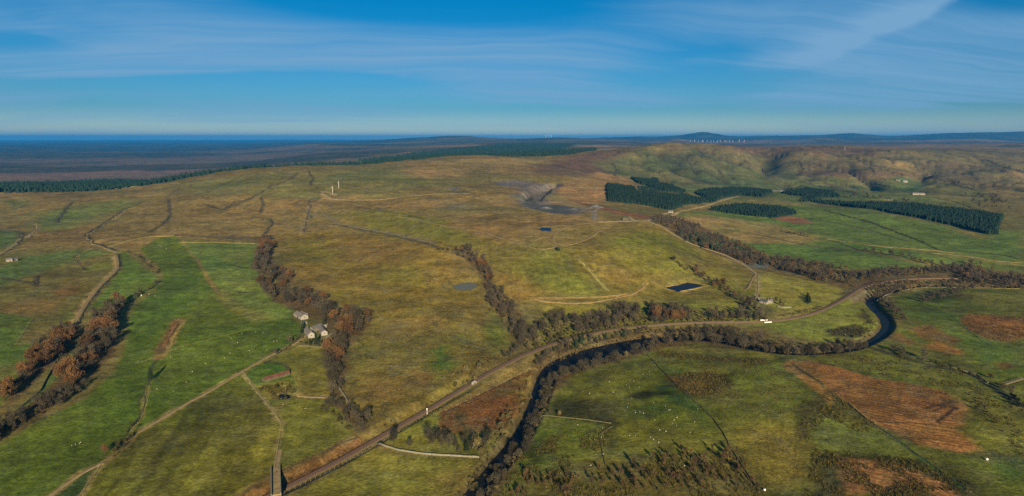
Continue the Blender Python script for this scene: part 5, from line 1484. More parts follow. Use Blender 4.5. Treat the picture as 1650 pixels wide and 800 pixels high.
# stream strip beside the spoil hill
woods(band([(1086, 418), (1090, 424), (1098, 432)], 3, 5, 3), {'willow_bush': .5, 'bare_tree': .5}, '', 'in the isolated clump on the spoil hill', (.7, .9))
woods(band([(1112, 438), (1126, 445), (1142, 453), (1158, 462), (1172, 470), (1186, 480), (1202, 491), (1218, 502)], 6, 5.0), {'bare_tree': .62, 'russet_tree': .2, 'willow_bush': .18}, '', 'in the strip wood leading to the cottage', (.6, .85))
woods(survey([(1222, 482), (1228, 492), (1250, 488), (1256, 492), (1215, 484), (1262, 494)], 9e9), {'thorn_bush': .6, 'bare_tree': .4}, '', 'about the white cottage', (.5, .7))
woods(band([(1300, 478), (1302, 484), (1303, 490)], 1, 4, 3), {'dark_pine': 1}, '', 'on the slope east of the cottage', (.5, .7))
woods(band([(1480, 487), (1500, 482), (1520, 478), (1545, 470), (1560, 466)], 6, 5), {'bare_tree': .8, 'thorn_bush': .2}, '', 'in the oxbow clump on the river meadow', (.55, .8))
woods(band([(1430, 566), (1450, 572), (1475, 578), (1490, 582), (1520, 590), (1545, 596)], 5, 4.2), {'thorn_bush': .6, 'bare_tree': .4}, '', 'on the alder ditch below the bend', (.5, .85), True)
woods(band([(1556, 598), (1580, 606), (1600, 618), (1625, 634), (1645, 650), (1665, 664)], 7, 4.2), {'thorn_bush': .55, 'bare_tree': .45}, '', 'on the lower alder ditch at the eastern edge', (.5, .85), True)
woods(survey([(1590, 665), (1598, 672), (1606, 684), (1616, 696), (1566, 650), (1572, 660), (1440, 496), (1456, 508)], 9e9), {'thorn_bush': 1}, '', 'dotted on the eastern river pasture', (.4, .7), True)
# young birches at the foot of the near pasture, in loose drifts
bc = survey([(893, 776), (924, 776), (961, 759), (961, 783), (989, 765), (996, 787), (1022, 774), (1024, 757), (1048, 768), (1061, 752), (1076, 741), (1087, 768), (1107, 737), (1116, 761), (1129, 748), (1153, 735), (1170, 728),
             (1164, 744), (1185, 750), (1153, 768), (1192, 765), (1074, 787), (1131, 783), (1100, 778), (822, 789), (841, 795), (867, 782), (852, 778), (1045, 790), (1176, 786), (1205, 780), (910, 792), (1140, 757)], 1e9)
bp = np.vstack([c + rng.normal(size=(int(rng.integers(3, 9)), 2)) * np.array([2.6, 3.6]) for c in bc])
woods(bp, {'young_birch': 1}, '', 'scattered in drifts on the rough near pasture', (.6, 1.05), True)

# the 295 of each kind that show largest stand as trees of their own, the rest as one mass
for k, lst in CAND.items():
    lst.sort(key=lambda t: t[0])
    for _d, a in lst[:295]:
        plant(*a)
    if len(lst) > 295:
        STUFF['bankside_woodland'] = STUFF.get('bankside_woodland', []) + [(a[0], a[1], a[2], a[3], a[4]) for _d, a in lst[295:]]

# farther woods read as masses
sw = lambda px, gap, mix, nm, size=(.7, 1.0): woods(scatter(sv_(px), gap), mix, nm, '', size, stuff=True)
BM = {'bare_tree': .72, 'russet_tree': .1, 'willow_bush': .18}
V1 = 'valley_woodland'
sw([(1046, 354), (1062, 350), (1096, 356), (1128, 366), (1126, 369), (1098, 364), (1090, 372), (1060, 362)], 8.5, BM, V1, (.5, .8))
sw([(1090, 378), (1100, 366), (1126, 376), (1168, 384), (1205, 402), (1242, 418), (1238, 430), (1200, 424), (1170, 410), (1130, 400), (1105, 390)], 8.5, {'bare_tree': .6, 'russet_tree': .15, 'willow_bush': .15, 'dark_pine': .1}, V1, (.65, .95))
sw([(1112, 385), (1126, 382), (1162, 402), (1160, 406), (1140, 401)], 7, {'dark_pine': 1}, V1, (.7, 1.0))
sw([(1240, 420), (1262, 418), (1300, 426), (1340, 432), (1345, 450), (1325, 456), (1290, 444), (1245, 434)], 8.5, BM, V1, (.65, .95))
sw([(1340, 440), (1364, 438), (1390, 450), (1382, 466), (1366, 462), (1345, 452)], 8.5, {'bare_tree': .5, 'willow_bush': .5}, V1, (.6, .9))
sw([(1376, 441), (1420, 438), (1470, 436), (1530, 434), (1540, 441), (1480, 445), (1420, 449), (1392, 452)], 8.0, {'bare_tree': .75, 'willow_bush': .25}, V1, (.6, .9))
sw([(1530, 430), (1560, 432), (1585, 442), (1620, 446), (1660, 452), (1700, 458), (1700, 468), (1640, 466), (1590, 462), (1550, 452)], 8.5, BM, V1, (.65, .95))
sw([(1398, 470), (1410, 462), (1440, 456), (1500, 455), (1560, 454), (1580, 460), (1540, 462), (1480, 464), (1440, 470), (1412, 478)], 8.5, BM, V1, (.5, .75))
for ln, half, gap in (([(1394, 405), (1420, 410), (1450, 414), (1490, 424), (1520, 430)], 7, 7), ([(1370, 436), (1345, 434), (1320, 428)], 8, 8), ([(1560, 424), (1580, 430), (1590, 436)], 8, 8)):
    woods(band(ln, half, gap), BM, V1, '', (.55, .85), stuff=True)
# bank scrub on the far side of the dug gullies in the eastern hills, and hedges
G1 = 'hill_gully_scrub'
for ln, half, gap in (([(1476, 268), (1484, 276), (1500, 284), (1520, 290), (1545, 298), (1560, 304)], 25, 18), ([(1575, 312), (1588, 320), (1596, 330), (1604, 336)], 35, 12), ([(1340, 316), (1370, 320), (1398, 318), (1402, 320)], 10, 14), ([(1425, 322), (1450, 326), (1470, 330)], 14, 14),
                     ([(1290, 266), (1292, 276), (1288, 284)], 18, 16), ([(1600, 266), (1625, 274), (1648, 280)], 25, 25)):
    woods(band(ln, half, gap), {'thorn_bush': .6, 'bare_tree': .4}, G1, '', (.9, 1.4), stuff=True)
# hedges near the spoil hill and far fields
for nm, mix in (('far_hedgerow', {'thorn_bush': 1}),):
    for ln in ([(1330, 340), (1400, 358), (1480, 388), (1510, 402)], [(1260, 372), (1300, 382)]):
        woods(band(ln, 2, 9), mix, nm, '', (.5, .8), stuff=True)
# railway bank and river scrub left as ground cover below the trees
U1 = 'bank_undergrowth'
sw([(860, 566), (880, 520), (930, 516), (1000, 500), (1100, 502), (1225, 508), (1236, 517), (1140, 520), (1040, 524), (960, 538), (900, 555)], 4.6, {'willow_bush': .5, 'thorn_bush': .5}, U1, (.25, .5))
sw([(866, 594), (896, 570), (960, 552), (1050, 534), (1140, 531), (1210, 546), (1160, 541), (1060, 540), (985, 555), (905, 577)], 4, {'willow_bush': .4, 'thorn_bush': .6}, U1, (.25, .5))
sw([(775, 806), (800, 772), (840, 722), (862, 688), (884, 628), (890, 618), (884, 650), (850, 720), (800, 790), (790, 806)], 3.4, {'willow_bush': .5, 'bare_tree': .5}, U1, (.2, .42))
sw([(756, 800), (775, 765), (800, 712), (830, 672), (838, 655), (830, 655), (800, 690), (770, 745), (725, 800)], 5.5, {'thorn_bush': .7, 'willow_bush': .3}, U1, (.2, .4))
sw([(1370, 545), (1400, 525), (1384, 500), (1394, 498), (1412, 526), (1398, 545)], 5, {'thorn_bush': .7, 'willow_bush': .3}, U1, (.25, .45))
sw([(1332, 536), (1352, 528), (1385, 524), (1398, 535), (1380, 545), (1345, 541)], 4.0, {'thorn_bush': 1}, U1, (.25, .4))
sw([(1246, 512), (1300, 500), (1330, 496), (1290, 508)], 5, {'willow_bush': .5, 'thorn_bush': .5}, U1, (.3, .5))
for nm, lab in (('bankside_woodland', 'bare brown trees massed along the farther burns and banks'), (V1, 'brown leafless woodland filling the side valley below the plantations'), (G1, 'dark scrub in the gullies of the eastern hills'), ('far_hedgerow', 'thin dark hedgerow lines on the eastern fields'), (U1, 'tangled undergrowth on the railway and river banks')):
    merge_stuff(nm, STUFF[nm], lab, TM)

# conifer plantations
def plantation(px, gap, label, kind='conifer', size=(.8, 1.15), poly=None, zl=0.0):
    P = scatter(poly if poly is not None else sv_(px), gap)
    z = hz(P[:, 0], P[:, 1])
    gapf = fbm(P[:, 0] / 60, P[:, 1] / 60, 505, 3)
    items = [(kind, p[0], p[1], zz - .3 + zl, random.uniform(*size) * (1 + g * .35)) for p, zz, g in zip(P, z, gapf)]
    return merge_stuff('conifer_plantation', items, label, TM)


plantation([(977, 300), (984, 299), (1022, 304), (1024, 310), (1030, 314), (1100, 318), (1125, 322), (1165, 320), (1150, 326), (1105, 331), (1082, 339), (1078, 339), (1030, 330), (980, 325)], 5.4, 'dark block plantation beside the quarry moor')
plantation([(1016, 288), (1060, 292), (1062, 297), (1085, 301), (1104, 309), (1070, 308), (1045, 301), (1028, 296)], 5.6, 'dark wedge-shaped plantation behind the block plantation')
plantation([(1028, 301), (1060, 304), (1100, 308), (1116, 317), (1060, 314), (1030, 312)], 8.5, 'thin young plantation between the two older blocks', 'conifer', (.4, .65))
plantation([(1120, 312), (1130, 308), (1180, 304), (1240, 309), (1244, 312), (1228, 318), (1200, 316), (1168, 318), (1140, 320)], 5.8, 'plantation strip west of the white hill farm')
plantation([(1143, 339), (1160, 334), (1210, 333), (1262, 337), (1284, 345), (1262, 349), (1246, 352), (1205, 348), (1165, 343)], 5.2, 'oval plantation above the felled patch')
plantation([(1258, 312), (1300, 305), (1340, 312), (1353, 318), (1325, 319), (1310, 325), (1290, 326), (1300, 318)], 5.8, 'broken plantation east of the white hill farm')
plantation([(1293, 323), (1330, 326), (1400, 331), (1480, 332), (1560, 342), (1618, 350), (1612, 358), (1606, 372), (1608, 378), (1590, 378), (1540, 365), (1480, 352), (1400, 337), (1330, 330)], 5.4, 'long dark plantation stretched across the eastern fields')
plantation(None, 15, 'dark spruce forest along the back of the western ridge', 'bigfir', (.8, 1.2), pr([(-120, 2300), (0, 2250), (100, 2250), (190, 2290), (262, 2310), (330, 2450), (400, 2520), (440, 2580), (440, 3300), (300, 3500), (180, 3900), (60, 3700), (-120, 3600)]))
plantation(None, 16, 'dark spruce edge on the crest behind the two white towers', 'bigfir', (.75, 1.1), pr([(430, 2580), (500, 2660), (570, 2670), (640, 2690), (700, 2840), (760, 3010), (840, 3000), (900, 3030), (940, 3300), (960, 3500), (960, 3900), (880, 3700), (760, 3500), (640, 3300), (560, 3200), (430, 3200)]))
plantation(None, 34, 'wide spruce forest rolling away beyond the crest', 'bigfir', (1.0, 1.6), pr([(600, 4100), (700, 4300), (800, 4400), (930, 4500), (960, 4800), (905, 5400), (912, 6600), (930, 8000), (860, 8200), (780, 7300), (660, 5400), (580, 4600)]))

# rushes and tussocks on the wet ground
def rushes(px, gap, label, keep=.7, size=(.9, 1.7), kind='rush', name='rushes'):
    P = scatter(sv_(px), gap)
    d = fbm(P[:, 0] / 14, P[:, 1] / 14, 606, 3)
    P = P[d > np.quantile(d, 1 - keep)]
    z = hz(P[:, 0], P[:, 1])
    return merge_stuff(name, [(kind, p[0], p[1], zz - .1, random.uniform(*size)) for p, zz in zip(P, z)], label, TM)


rushes([(840, 722), (900, 700), (985, 690), (1000, 740), (1190, 722), (1215, 770), (1235, 806), (800, 806), (830, 760)], 2.6, 'rush tussocks across the rough near pasture', .5)
rushes([(1310, 725), (1480, 740), (1600, 806), (1300, 806)], 2.4, 'rank dark rushes round the lower brown patch', .55)
rushes([(1285, 655), (1340, 632), (1420, 692), (1390, 700), (1330, 672), (1300, 720)], 2.6, 'rushes in the hollow beside the furrowed ground', .6)
rushes([(1060, 566), (1240, 580), (1235, 588), (1060, 576)], 2.8, 'belt of brown rushes below the river meadow', .8)
rushes([(1070, 606), (1110, 600), (1185, 602), (1182, 628), (1130, 642), (1100, 632)], 2.8, 'bed of brown and ochre rushes beside the long wall', .8)
rushes([(1400, 560), (1560, 600), (1650, 660), (1650, 740), (1560, 650), (1440, 610), (1340, 585)], 3.4, 'rush tussocks on the eastern river pasture', .4)
rushes([(710, 664), (860, 596), (838, 655), (815, 690), (704, 700)], 2.0, 'dead bracken in the triangle between railway and river', .6, (.8, 1.5), 'bracken', 'bracken')
rushes([(1352, 738), (1375, 737), (1440, 745), (1480, 760), (1510, 772), (1560, 808), (1350, 808)], 2.0, 'brown moor grass on the lower brown patch', .6, (.5, 1.1), 'bracken', 'moor_grass')
rushes([(1545, 515), (1565, 506), (1600, 508), (1650, 512), (1700, 514), (1700, 545), (1650, 544), (1620, 551), (1590, 545), (1560, 532)], 2.8, 'dead bracken on the far eastern river pasture', .6, (.8, 1.4), 'bracken', 'bracken')
rushes([(1274, 584), (1300, 580), (1410, 610), (1520, 630), (1545, 655), (1535, 690), (1568, 722), (1480, 718), (1366, 650), (1325, 618)], 2.4, 'dry brown stubble over the furrowed ground', .5, (.35, .75), 'bracken', 'stubble')
rushes([(600, 515), (640, 500), (720, 490), (800, 500), (822, 545), (820, 562), (770, 600), (690, 650), (640, 682), (600, 690), (560, 655), (556, 590), (580, 540)], 3.0, 'straw-coloured tussocks on the rough slope above the railway', .5, (.5, 1.1), 'straw', 'tussock_grass')
rushes([(1110, 590), (1180, 580), (1260, 600), (1300, 650), (1290, 760), (1240, 790), (1190, 735), (1150, 670)], 2.6, 'straw-coloured tussocks on the open near pasture', .5, (.4, .9), 'straw', 'tussock_grass')
rushes([(440, 380), (530, 370), (640, 385), (720, 402), (740, 430), (780, 470), (790, 500), (700, 500), (600, 515), (540, 490), (470, 440)], 5.5, 'tussocks on the brown moor between the burns', .35, (.6, 1.2), 'straw', 'tussock_grass')
rushes([(840, 565), (870, 512), (920, 502), (1000, 492), (1100, 494), (1210, 502), (1235, 515), (1140, 520), (1040, 524), (960, 538), (880, 562)], 3.4, 'straw grass on the railway bank', .6, (.6, 1.3), 'straw', 'bank_grass')
rushes([(640, 688), (700, 660), (790, 612), (850, 585), (880, 585), (866, 595), (800, 630), (712, 664)], 2.2, 'straw grass along the river side of the railway', .6, (.5, 1.0), 'straw', 'bank_grass')
rushes([(371, 800), (448, 760), (515, 730), (578, 702), (600, 704), (565, 722), (475, 766), (408, 799)], 1.8, 'rank brown grass in the railway cutting', .6, (.6, 1.2), 'bracken', 'cutting_grass')
rushes([(420, 622), (470, 612), (476, 632), (445, 648)], 2.4, 'rough grass round the little farm pond', .7)
print('TREES', COUNT, {k: len(v) for k, v in STUFF.items()})

# ------------------------------------------------------------------ buildings
def house(name, px_a, px_b, width, eave, rise, wall, roof, label, cat, chim=(), win=2, door=True, px_step=1e9, lean=0.0, end_win=True):
    """gabled building whose ridge runs between two surveyed ground points"""
    width, eave, rise = width * .74, eave * .76, rise * .76
    a, b = survey([px_a, px_b], px_step)
    c = (a + b) / 2
    L = float(np.hypot(*(b - a)))
    rz = math.atan2(b[1] - a[1], b[0] - a[0])
    rc = float(np.hypot(*c))
    if rc > 1150:                         # far off: the long side is seen square on
        L = abs(px_b[0] - px_a[0]) * rc / F * 1.05; rz = -math.atan2(c[0], c[1]) + .12
    # front faces the viewer
    if math.sin(rz) * c[0] - math.cos(rz) * c[1] > 0: pass
    ca, sa = math.cos(rz), math.sin(rz)
    cs = [(c[0] + u * ca - v * sa, c[1] + u * sa + v * ca) for u in (-L / 2, L / 2) for v in (-width / 2, width / 2)]
    zs = hz([p[0] for p in cs], [p[1] for p in cs])
    z = float(zs.mean()); drop = float(z - zs.min()) + .6
    root = empty(name, (c[0], c[1], z), rz)
    tag(root, label, cat)
    hx, hy = L / 2, width / 2
    mb = MB()
    v = [(-hx, -hy, -drop), (hx, -hy, -drop), (hx, hy, -drop), (-hx, hy, -drop), (-hx, -hy, eave), (hx, -hy, eave), (hx, hy, eave), (-hx, hy, eave), (-hx, 0, eave + rise), (hx, 0, eave + rise)]
    mb.add(v, [(0, 1, 5, 4), (2, 3, 7, 6), (1, 2, 6, 9, 5), (3, 0, 4, 8, 7), (3, 2, 1, 0)])
    mb.build('wall', M[wall], root)
    mb = MB()
    o, t = .35, .16
    sl = rise / hy
    for s in (-1, 1):
        y0, z0 = s * (hy + o), eave - o * sl + .05
        zt = eave + rise + .05
        vs = [(-hx - .25, y0, z0), (hx + .25, y0, z0), (hx + .25, 0, zt), (-hx - .25, 0, zt)]
        vs += [(p[0], p[1], p[2] + t) for p in vs]
        fs = [(0, 1, 2, 3), (7, 6, 5, 4), (0, 4, 5, 1), (1, 5, 6, 2), (2, 6, 7, 3), (3, 7, 4, 0)]
        mb.add(vs, fs if s > 0 else [f[::-1] for f in fs])
    ro = mb.build('roof', M[roof], root)
    for u in chim:
        mb = MB()
        mb.box((u * hx, 0, eave + rise + .5), (.9, .6, 1.7)); mb.box((u * hx, 0, eave + rise + 1.4), (1.05, .75, .14))
        for q in (-.22, .22): mb.tube((u * hx + q, 0, eave + rise + 1.45), (u * hx + q, 0, eave + rise + 1.85), .12, .1, 6)
        mb.build('chimney', M['stone'], ro)
    ts = float(-math.copysign(1, -sa * 0 + (ca * (0 - c[1]) - sa * (0 - c[0]))))      # which long side looks at the viewer
    ts = 1.0 if (ca * (0 - c[1]) - sa * (0 - c[0])) > 0 else -1.0
    for k in range(win):
        u = -hx + L * (k + .5) / win if win > 1 else -hx * .4
        if door and abs(u) < L / max(win, 1) / 2 * .9 and win % 2: continue
        mb = MB(); mb.box((u, ts * (hy + .02), eave * .55), (1.0, .1, min(1.25, eave * .42)))
        w = mb.build('window', M['white'], root)
        mb = MB(); mb.box((u, ts * (hy + .06), eave * .55), (.78, .06, min(1.25, eave * .42) - .2)); mb.build('pane', M['glass'], w)
    if end_win:
        e = 1.0 if (ca * (0 - c[0]) + sa * (0 - c[1])) > 0 else -1.0
        mb = MB(); mb.box((e * (hx + .02), 0, eave * .6), (.1, 1.0, 1.1)); w = mb.build('window', M['white'], root)
        mb = MB(); mb.box((e * (hx + .06), 0, eave * .6), (.06, .8, .9)); mb.build('pane', M['glass'], w)
    if door:
        mb = MB(); mb.box((L * .08, ts * (hy + .03), 1.0), (1.1 if win else 3.0, .1, 2.0 if win else 2.4)); mb.build('door', M['door'], root)
    return root


house('farmhouse', (495, 535), (502, 545), 8.0, 4.6, 2.8, 'white', 'tin', 'pale farmhouse at the west end of the steading', 'house', (-.85, .85), 3)
house('farm_range', (501, 535), (518, 528), 7.5, 3.6, 2.6, 'stone', 'slate', 'long grey-roofed byre closing the back of the farmyard', 'farm building', (), 4)
house('farm_range', (516.5, 529), (523, 541), 8.0, 3.8, 2.6, 'white', 'tin', 'pale-gabled byre on the east side of the farmyard', 'farm building', (), 2)
house('garden_shed', (524, 527.5), (527, 526), 4.5, 2.4, 1.2, 'white', 'tin', 'small white shed under the trees behind the steading', 'shed', (), 0)
house('barn', (479, 508), (491, 515), 11.0, 3.8, 3.0, 'white', 'tin', 'white-gabled barn with a grey-brown roof uphill of the steading', 'barn', (), 0)
house('lean_to_shed', (486, 505), (494, 509), 4.0, 2.4, 1.0, 'stone', 'tin', 'narrow shed tucked behind the white-gabled barn', 'shed', (), 0)
house('outhouse', (488, 521), (493, 523), 5.0, 2.6, 1.5, 'stone', 'darkslate', 'little dark-roofed outhouse between barn and steading', 'shed', (), 0)
house('long_shed', (424, 615), (465, 603), 7.0, 2.4, 1.9, 'darkstone', 'rust', 'long low shed with a rust-red roof in the paddock', 'shed', (), 3, end_win=False)
house('cottage', (1226, 487), (1238, 490), 9.0, 3.2, 3.0, 'white', 'darkslate', 'white cottage with a dark slate roof above the railway', 'house', (-.9, .9), 3)
house('cottage_wing', (1240, 489), (1244, 485), 6.5, 3.0, 2.4, 'white', 'tin', 'white gabled wing at the east end of the cottage', 'house', (), 1)
house('cottage_shed', (1218, 482), (1222, 483), 4.5, 2.4, 1.2, 'white', 'tin', 'tiny white shed left of the cottage', 'shed', (), 0)
house('hill_farmhouse', (1246, 309), (1256, 308.4), 14.0, 6.0, 4.0, 'white', 'slate', 'white farmhouse between two dark plantations', 'house', (-.8, .8), 3)
house('hill_barn', (1258, 309.6), (1264, 309), 12.0, 5.0, 3.0, 'stone', 'slate', 'grey barn beside the white farmhouse among plantations', 'barn', (), 0)
house('long_barn', (1473, 314.6), (1487, 314.0), 20.0, 6.0, 3.0, 'white', 'tin', 'long white barn alone in the eastern fields', 'barn', (), 0)
house('hill_house', (1456, 293.4), (1461, 293.2), 16.0, 7.0, 4.0, 'white', 'slate', 'white house under the heather slope', 'house', (-.8,), 2)
house('hill_house', (1444, 291.6), (1449, 291.4), 14.0, 6.0, 4.0, 'stone', 'darkslate', 'grey house uphill of the white house under the heather', 'house', (), 2)
house('lodge', (1077, 343.5), (1084, 342.6), 9.0, 4.0, 3.0, 'white', 'slate', 'white lodge at the corner of the block plantation', 'house', (.8,), 2)
house('plant_shed', (1003, 355.5), (1011, 354.6), 12.0, 6.0, 2.0, 'darkstone', 'darkslate', 'dark machine shed on the quarry yard', 'shed', (), 0)
house('ruined_steading', (12, 422), (18, 421), 9.0, 4.0, 2.0, 'white', 'tin', 'white-walled steading on the western moor edge', 'farm building', (), 1)
house('byre', (19, 420.6), (26, 420), 8.0, 3.4, 2.0, 'stone', 'darkslate', 'dark byre touching the white-walled moor steading', 'farm building', (), 0)
house('pump_house', (46, 382.6), (48, 382.4), 6.0, 3.0, 1.5, 'white', 'tin', 'tiny white hut at the bend of the moor track', 'hut', (), 0)

# ------------------------------------------------------------------ bridges, signals and marks by the line
def road_bridge():
    a, b = survey([(444, 758), (445, 798)], 1e9)
    c = (a + b) / 2; L = float(np.hypot(*(b - a))) + 2; rz = math.atan2(b[1] - a[1], b[0] - a[0])
    za, zb = hz([a[0], b[0]], [a[1], b[1]])
    z = float(max(za, zb)) + .25
    root = empty('stone_bridge', (c[0], c[1], z), rz)
    tag(root, 'narrow stone road bridge crossing the railway cutting', 'bridge')
    w = 4.6
    mb = MB(); mb.box((0, 0, -.35), (L, w, .7)); mb.build('deck', M['track'], root)
    for s in (-1, 1):
        mb = MB(); mb.box((0, s * (w / 2 + .22), .35), (L + 3, .45, 1.9)); mb.box((0, s * (w / 2 + .22), 1.34), (L + 3, .6, .16)); mb.build('parapet', M['stone'], root)
    # spandrel with a segmental arch over the line
    mb = MB()
    span, n = 10.5, 10
    for s in (-1, 1):
        y = s * (w / 2 - .05)
        for x0, x1 in ((-L / 2, -span / 2), (span / 2, L / 2)):
            mb.box(((x0 + x1) / 2, y * .5, -3.8), (x1 - x0, w * .48, 6.2))
        for i in range(n):
            x0, x1 = -span / 2 + span * i / n, -span / 2 + span * (i + 1) / n
            zz = -.7 - 3.6 * (((x0 + x1) / span) ** 2)
            mb.box(((x0 + x1) / 2, y * .5, (zz - .7) / 2), (x1 - x0, w * .48, max(.15, abs(zz + .7))))
    mb.build('arch', M['darkstone'], root)
    return root


road_bridge()


def rail_bridge():
    p = survey([(1240, 520)], 9)[0]
    i = int(np.argmin(np.hypot(*(RAIL - p).T)))
    t = RAIL[i + 1] - RAIL[i - 1]; rz = math.atan2(t[1], t[0])
    z = float(RAIL_Z[i])
    root = empty('railway_underbridge', (RAIL[i, 0], RAIL[i, 1], z), rz)
    tag(root, 'small railway bridge with two bright white parapets', 'bridge')
    for s in (-1, 1):
        mb = MB(); mb.box((0, s * 4.3, .3), (8, .3, 1.0)); mb.box((0, s * 4.3, .86), (8.3, .4, .12))
        for u in (-3.9, 0, 3.9): mb.box((u, s * 4.3, .35), (.45, .45, 1.2))
        mb.build('parapet', M['bale'], root)
        mb = MB(); mb.box((0, s * 4.1, -1.0), (8, .5, 1.6)); mb.build('abutment', M['stone'], root)


rail_bridge()


def signal_post(px, label, h):
    p = survey([px], 9)[0]
    z = float(hz(*p)[0])
    root = empty('signal_post', (p[0], p[1], z), random.uniform(0, 3))
    tag(root, label, 'signal')
    mb = MB(); mb.tube((0, 0, -.4), (0, 0, h), .16, .12, 8); mb.box((0, 0, .1), (.7, .7, .5)); mb.build('mast', M['bale'], root)
    mb = MB(); mb.box((0, .25, h - .6), (.7, .3, 1.5)); mb.box((0, .5, h - .1), (.8, .3, .08)); mb.build('lamp_head', M['bale'], root)
    mb = MB()
    for k in range(6): mb.box((.45, -.1, .5 + k * .5), (.06, .5, .05))
    mb.tube((.45, -.35, .2), (.45, -.35, 3.4), .03, .03, 4); mb.tube((.45, .15, .2), (.45, .15, 3.4), .03, .03, 4)
    mb.build('ladder', M['steel'], root)


signal_post((688, 660), 'white signal post beside the railway at the bracken corner', 4.4)


def culvert():
    p, q = survey([(763, 616), (769, 613)], 9e9)
    z = float(hz(*p)[0])
    root = empty('culvert_headwall', (p[0], p[1], z), math.atan2(*(q - p)[::-1]))
    tag(root, 'white-capped culvert wall at the foot of the railway bank', 'culvert')
    mb = MB(); mb.box((0, 0, .7), (4.2, .6, 2.6)); mb.box((-2.3, -.8, .4), (.5, 2.0, 1.9)); mb.box((2.3, -.8, .4), (.5, 2.0, 1.9)); mb.build('wall', M['stone'], root)
    mb = MB(); mb.box((0, 0, 2.06), (4.8, .9, .16)); mb.box((-2.3, -.85, 1.4), (.7, 2.1, .12)); mb.box((2.3, -.85, 1.4), (.7, 2.1, .12)); mb.build('coping', M['bale'], root)


culvert()


def footbridge():
    a, b = survey([(1616, 622), (1648, 612)], 9e9)
    c = (a + b) / 2; L = float(np.hypot(*(b - a))); rz = math.atan2(b[1] - a[1], b[0] - a[0])
    z = float(hz([a[0], b[0]], [a[1], b[1]]).mean()) + .6
    root = empty('footbridge', (c[0], c[1], z), rz)
    tag(root, 'pale timber footbridge over the ditch at the eastern edge', 'bridge')
    mb = MB(); mb.box((0, 0, 0), (L, 1.4, .2))
    for k in range(6): mb.box((-L / 2 + L * (k + .5) / 6, 0, -.9), (.3, .8, 1.8))
    mb.build('deck', M['post'], root)
    for s in (-1, 1):
        mb = MB(); mb.box((0, s * .72, 1.1), (L, .1, .12)); mb.box((0, s * .72, .6), (L, .08, .08))
        for k in range(9): mb.box((-L / 2 + L * k / 8, s * .72, .6), (.12, .12, 1.2))
        mb.build('railing', M['post'], root)


footbridge()


def white_bale(px, label, s):
    p = survey([px], 9)[0]
    z = float(hz(*p)[0])
    a = random.uniform(0, 3)
    mb = MB()
    n = 14
    for u0, u1, r0, r1 in ((-.62, -.5, .46, .62), (-.5, .5, .62, .62), (.5, .62, .62, .46)):
        mb.tube((u0 * s, 0, .6 * s), (u1 * s, 0, .6 * s), r0 * s, r1 * s, n)
    o = mb.build('wrapped_bale', M['bale'], None, True)
    o.location = (p[0], p[1], z); o.rotation_euler.z = a
    tag(o, label, 'bale')


white_bale((1590, 742), 'single white wrapped bale on the eastern pasture', 1.1)
white_bale((1232, 791), 'white wrapped bale at the foot of the long mossy wall', 1.0)
white_bale((228, 477), 'white bale by the thin ditch above the oak wood', 1.1)

def spoil_heap(px, rad, h, mat, label):
    p = survey([px], 9)[0]
    z = float(hz(*p)[0])
    n, m_ = 26, 9
    V, T = [(0, 0, h)], []
    for i in range(1, m_ + 1):
        t = i / m_
        for j in range(n):
            a = 2 * math.pi * j / n
            q = rad * t * (1 + .25 * math.sin(a * 2 + rad) + random.uniform(-.07, .07))
            V.append((q * math.cos(a), q * math.sin(a) * .7, h * (1 - t) ** 1.15 + random.uniform(-.05, .05) * h - (1.5 if i == m_ else 0)))
    for j in range(n): T.append((0, 1 + j, 1 + (j + 1) % n))
    for i in range(m_ - 1):
        for j in range(n):
            a, b = 1 + i * n + j, 1 + i * n + (j + 1) % n
            T.append((a, a + n, b + n, b))
    me = bpy.data.meshes.new('spoil_heap'); me.from_pydata(V, [], T); me.materials.append(mat); me.update()
    o = bpy.data.objects.new('spoil_heap', me); o.location = (p[0], p[1], z - .2); COL.objects.link(o)
    tag(o, label, 'spoil heap')


M['coal'] = plain('coal shale', C(44, 46, 52), 0.9, .35, .12)
M['shale'] = plain('grey shale', C(86, 86, 86), 0.95, .35, .12)
spoil_heap((852, 319), 15, 8, M['coal'], 'dark coal heap in the middle of the open-cast pit')
spoil_heap((903, 300), 12, 5, M['coal'], 'dark spoil heap on the rim behind the pit')
spoil_heap((960, 334), 14, 4, M['shale'], 'grey spoil heap where the haul road turns')
spoil_heap((880, 336), 16, 4, M['shale'], 'low grey spoil heap on the floor of the workings')
spoil_heap((925, 338), 10, 3, M['shale'], 'small grey spoil heap east of the pit floor')
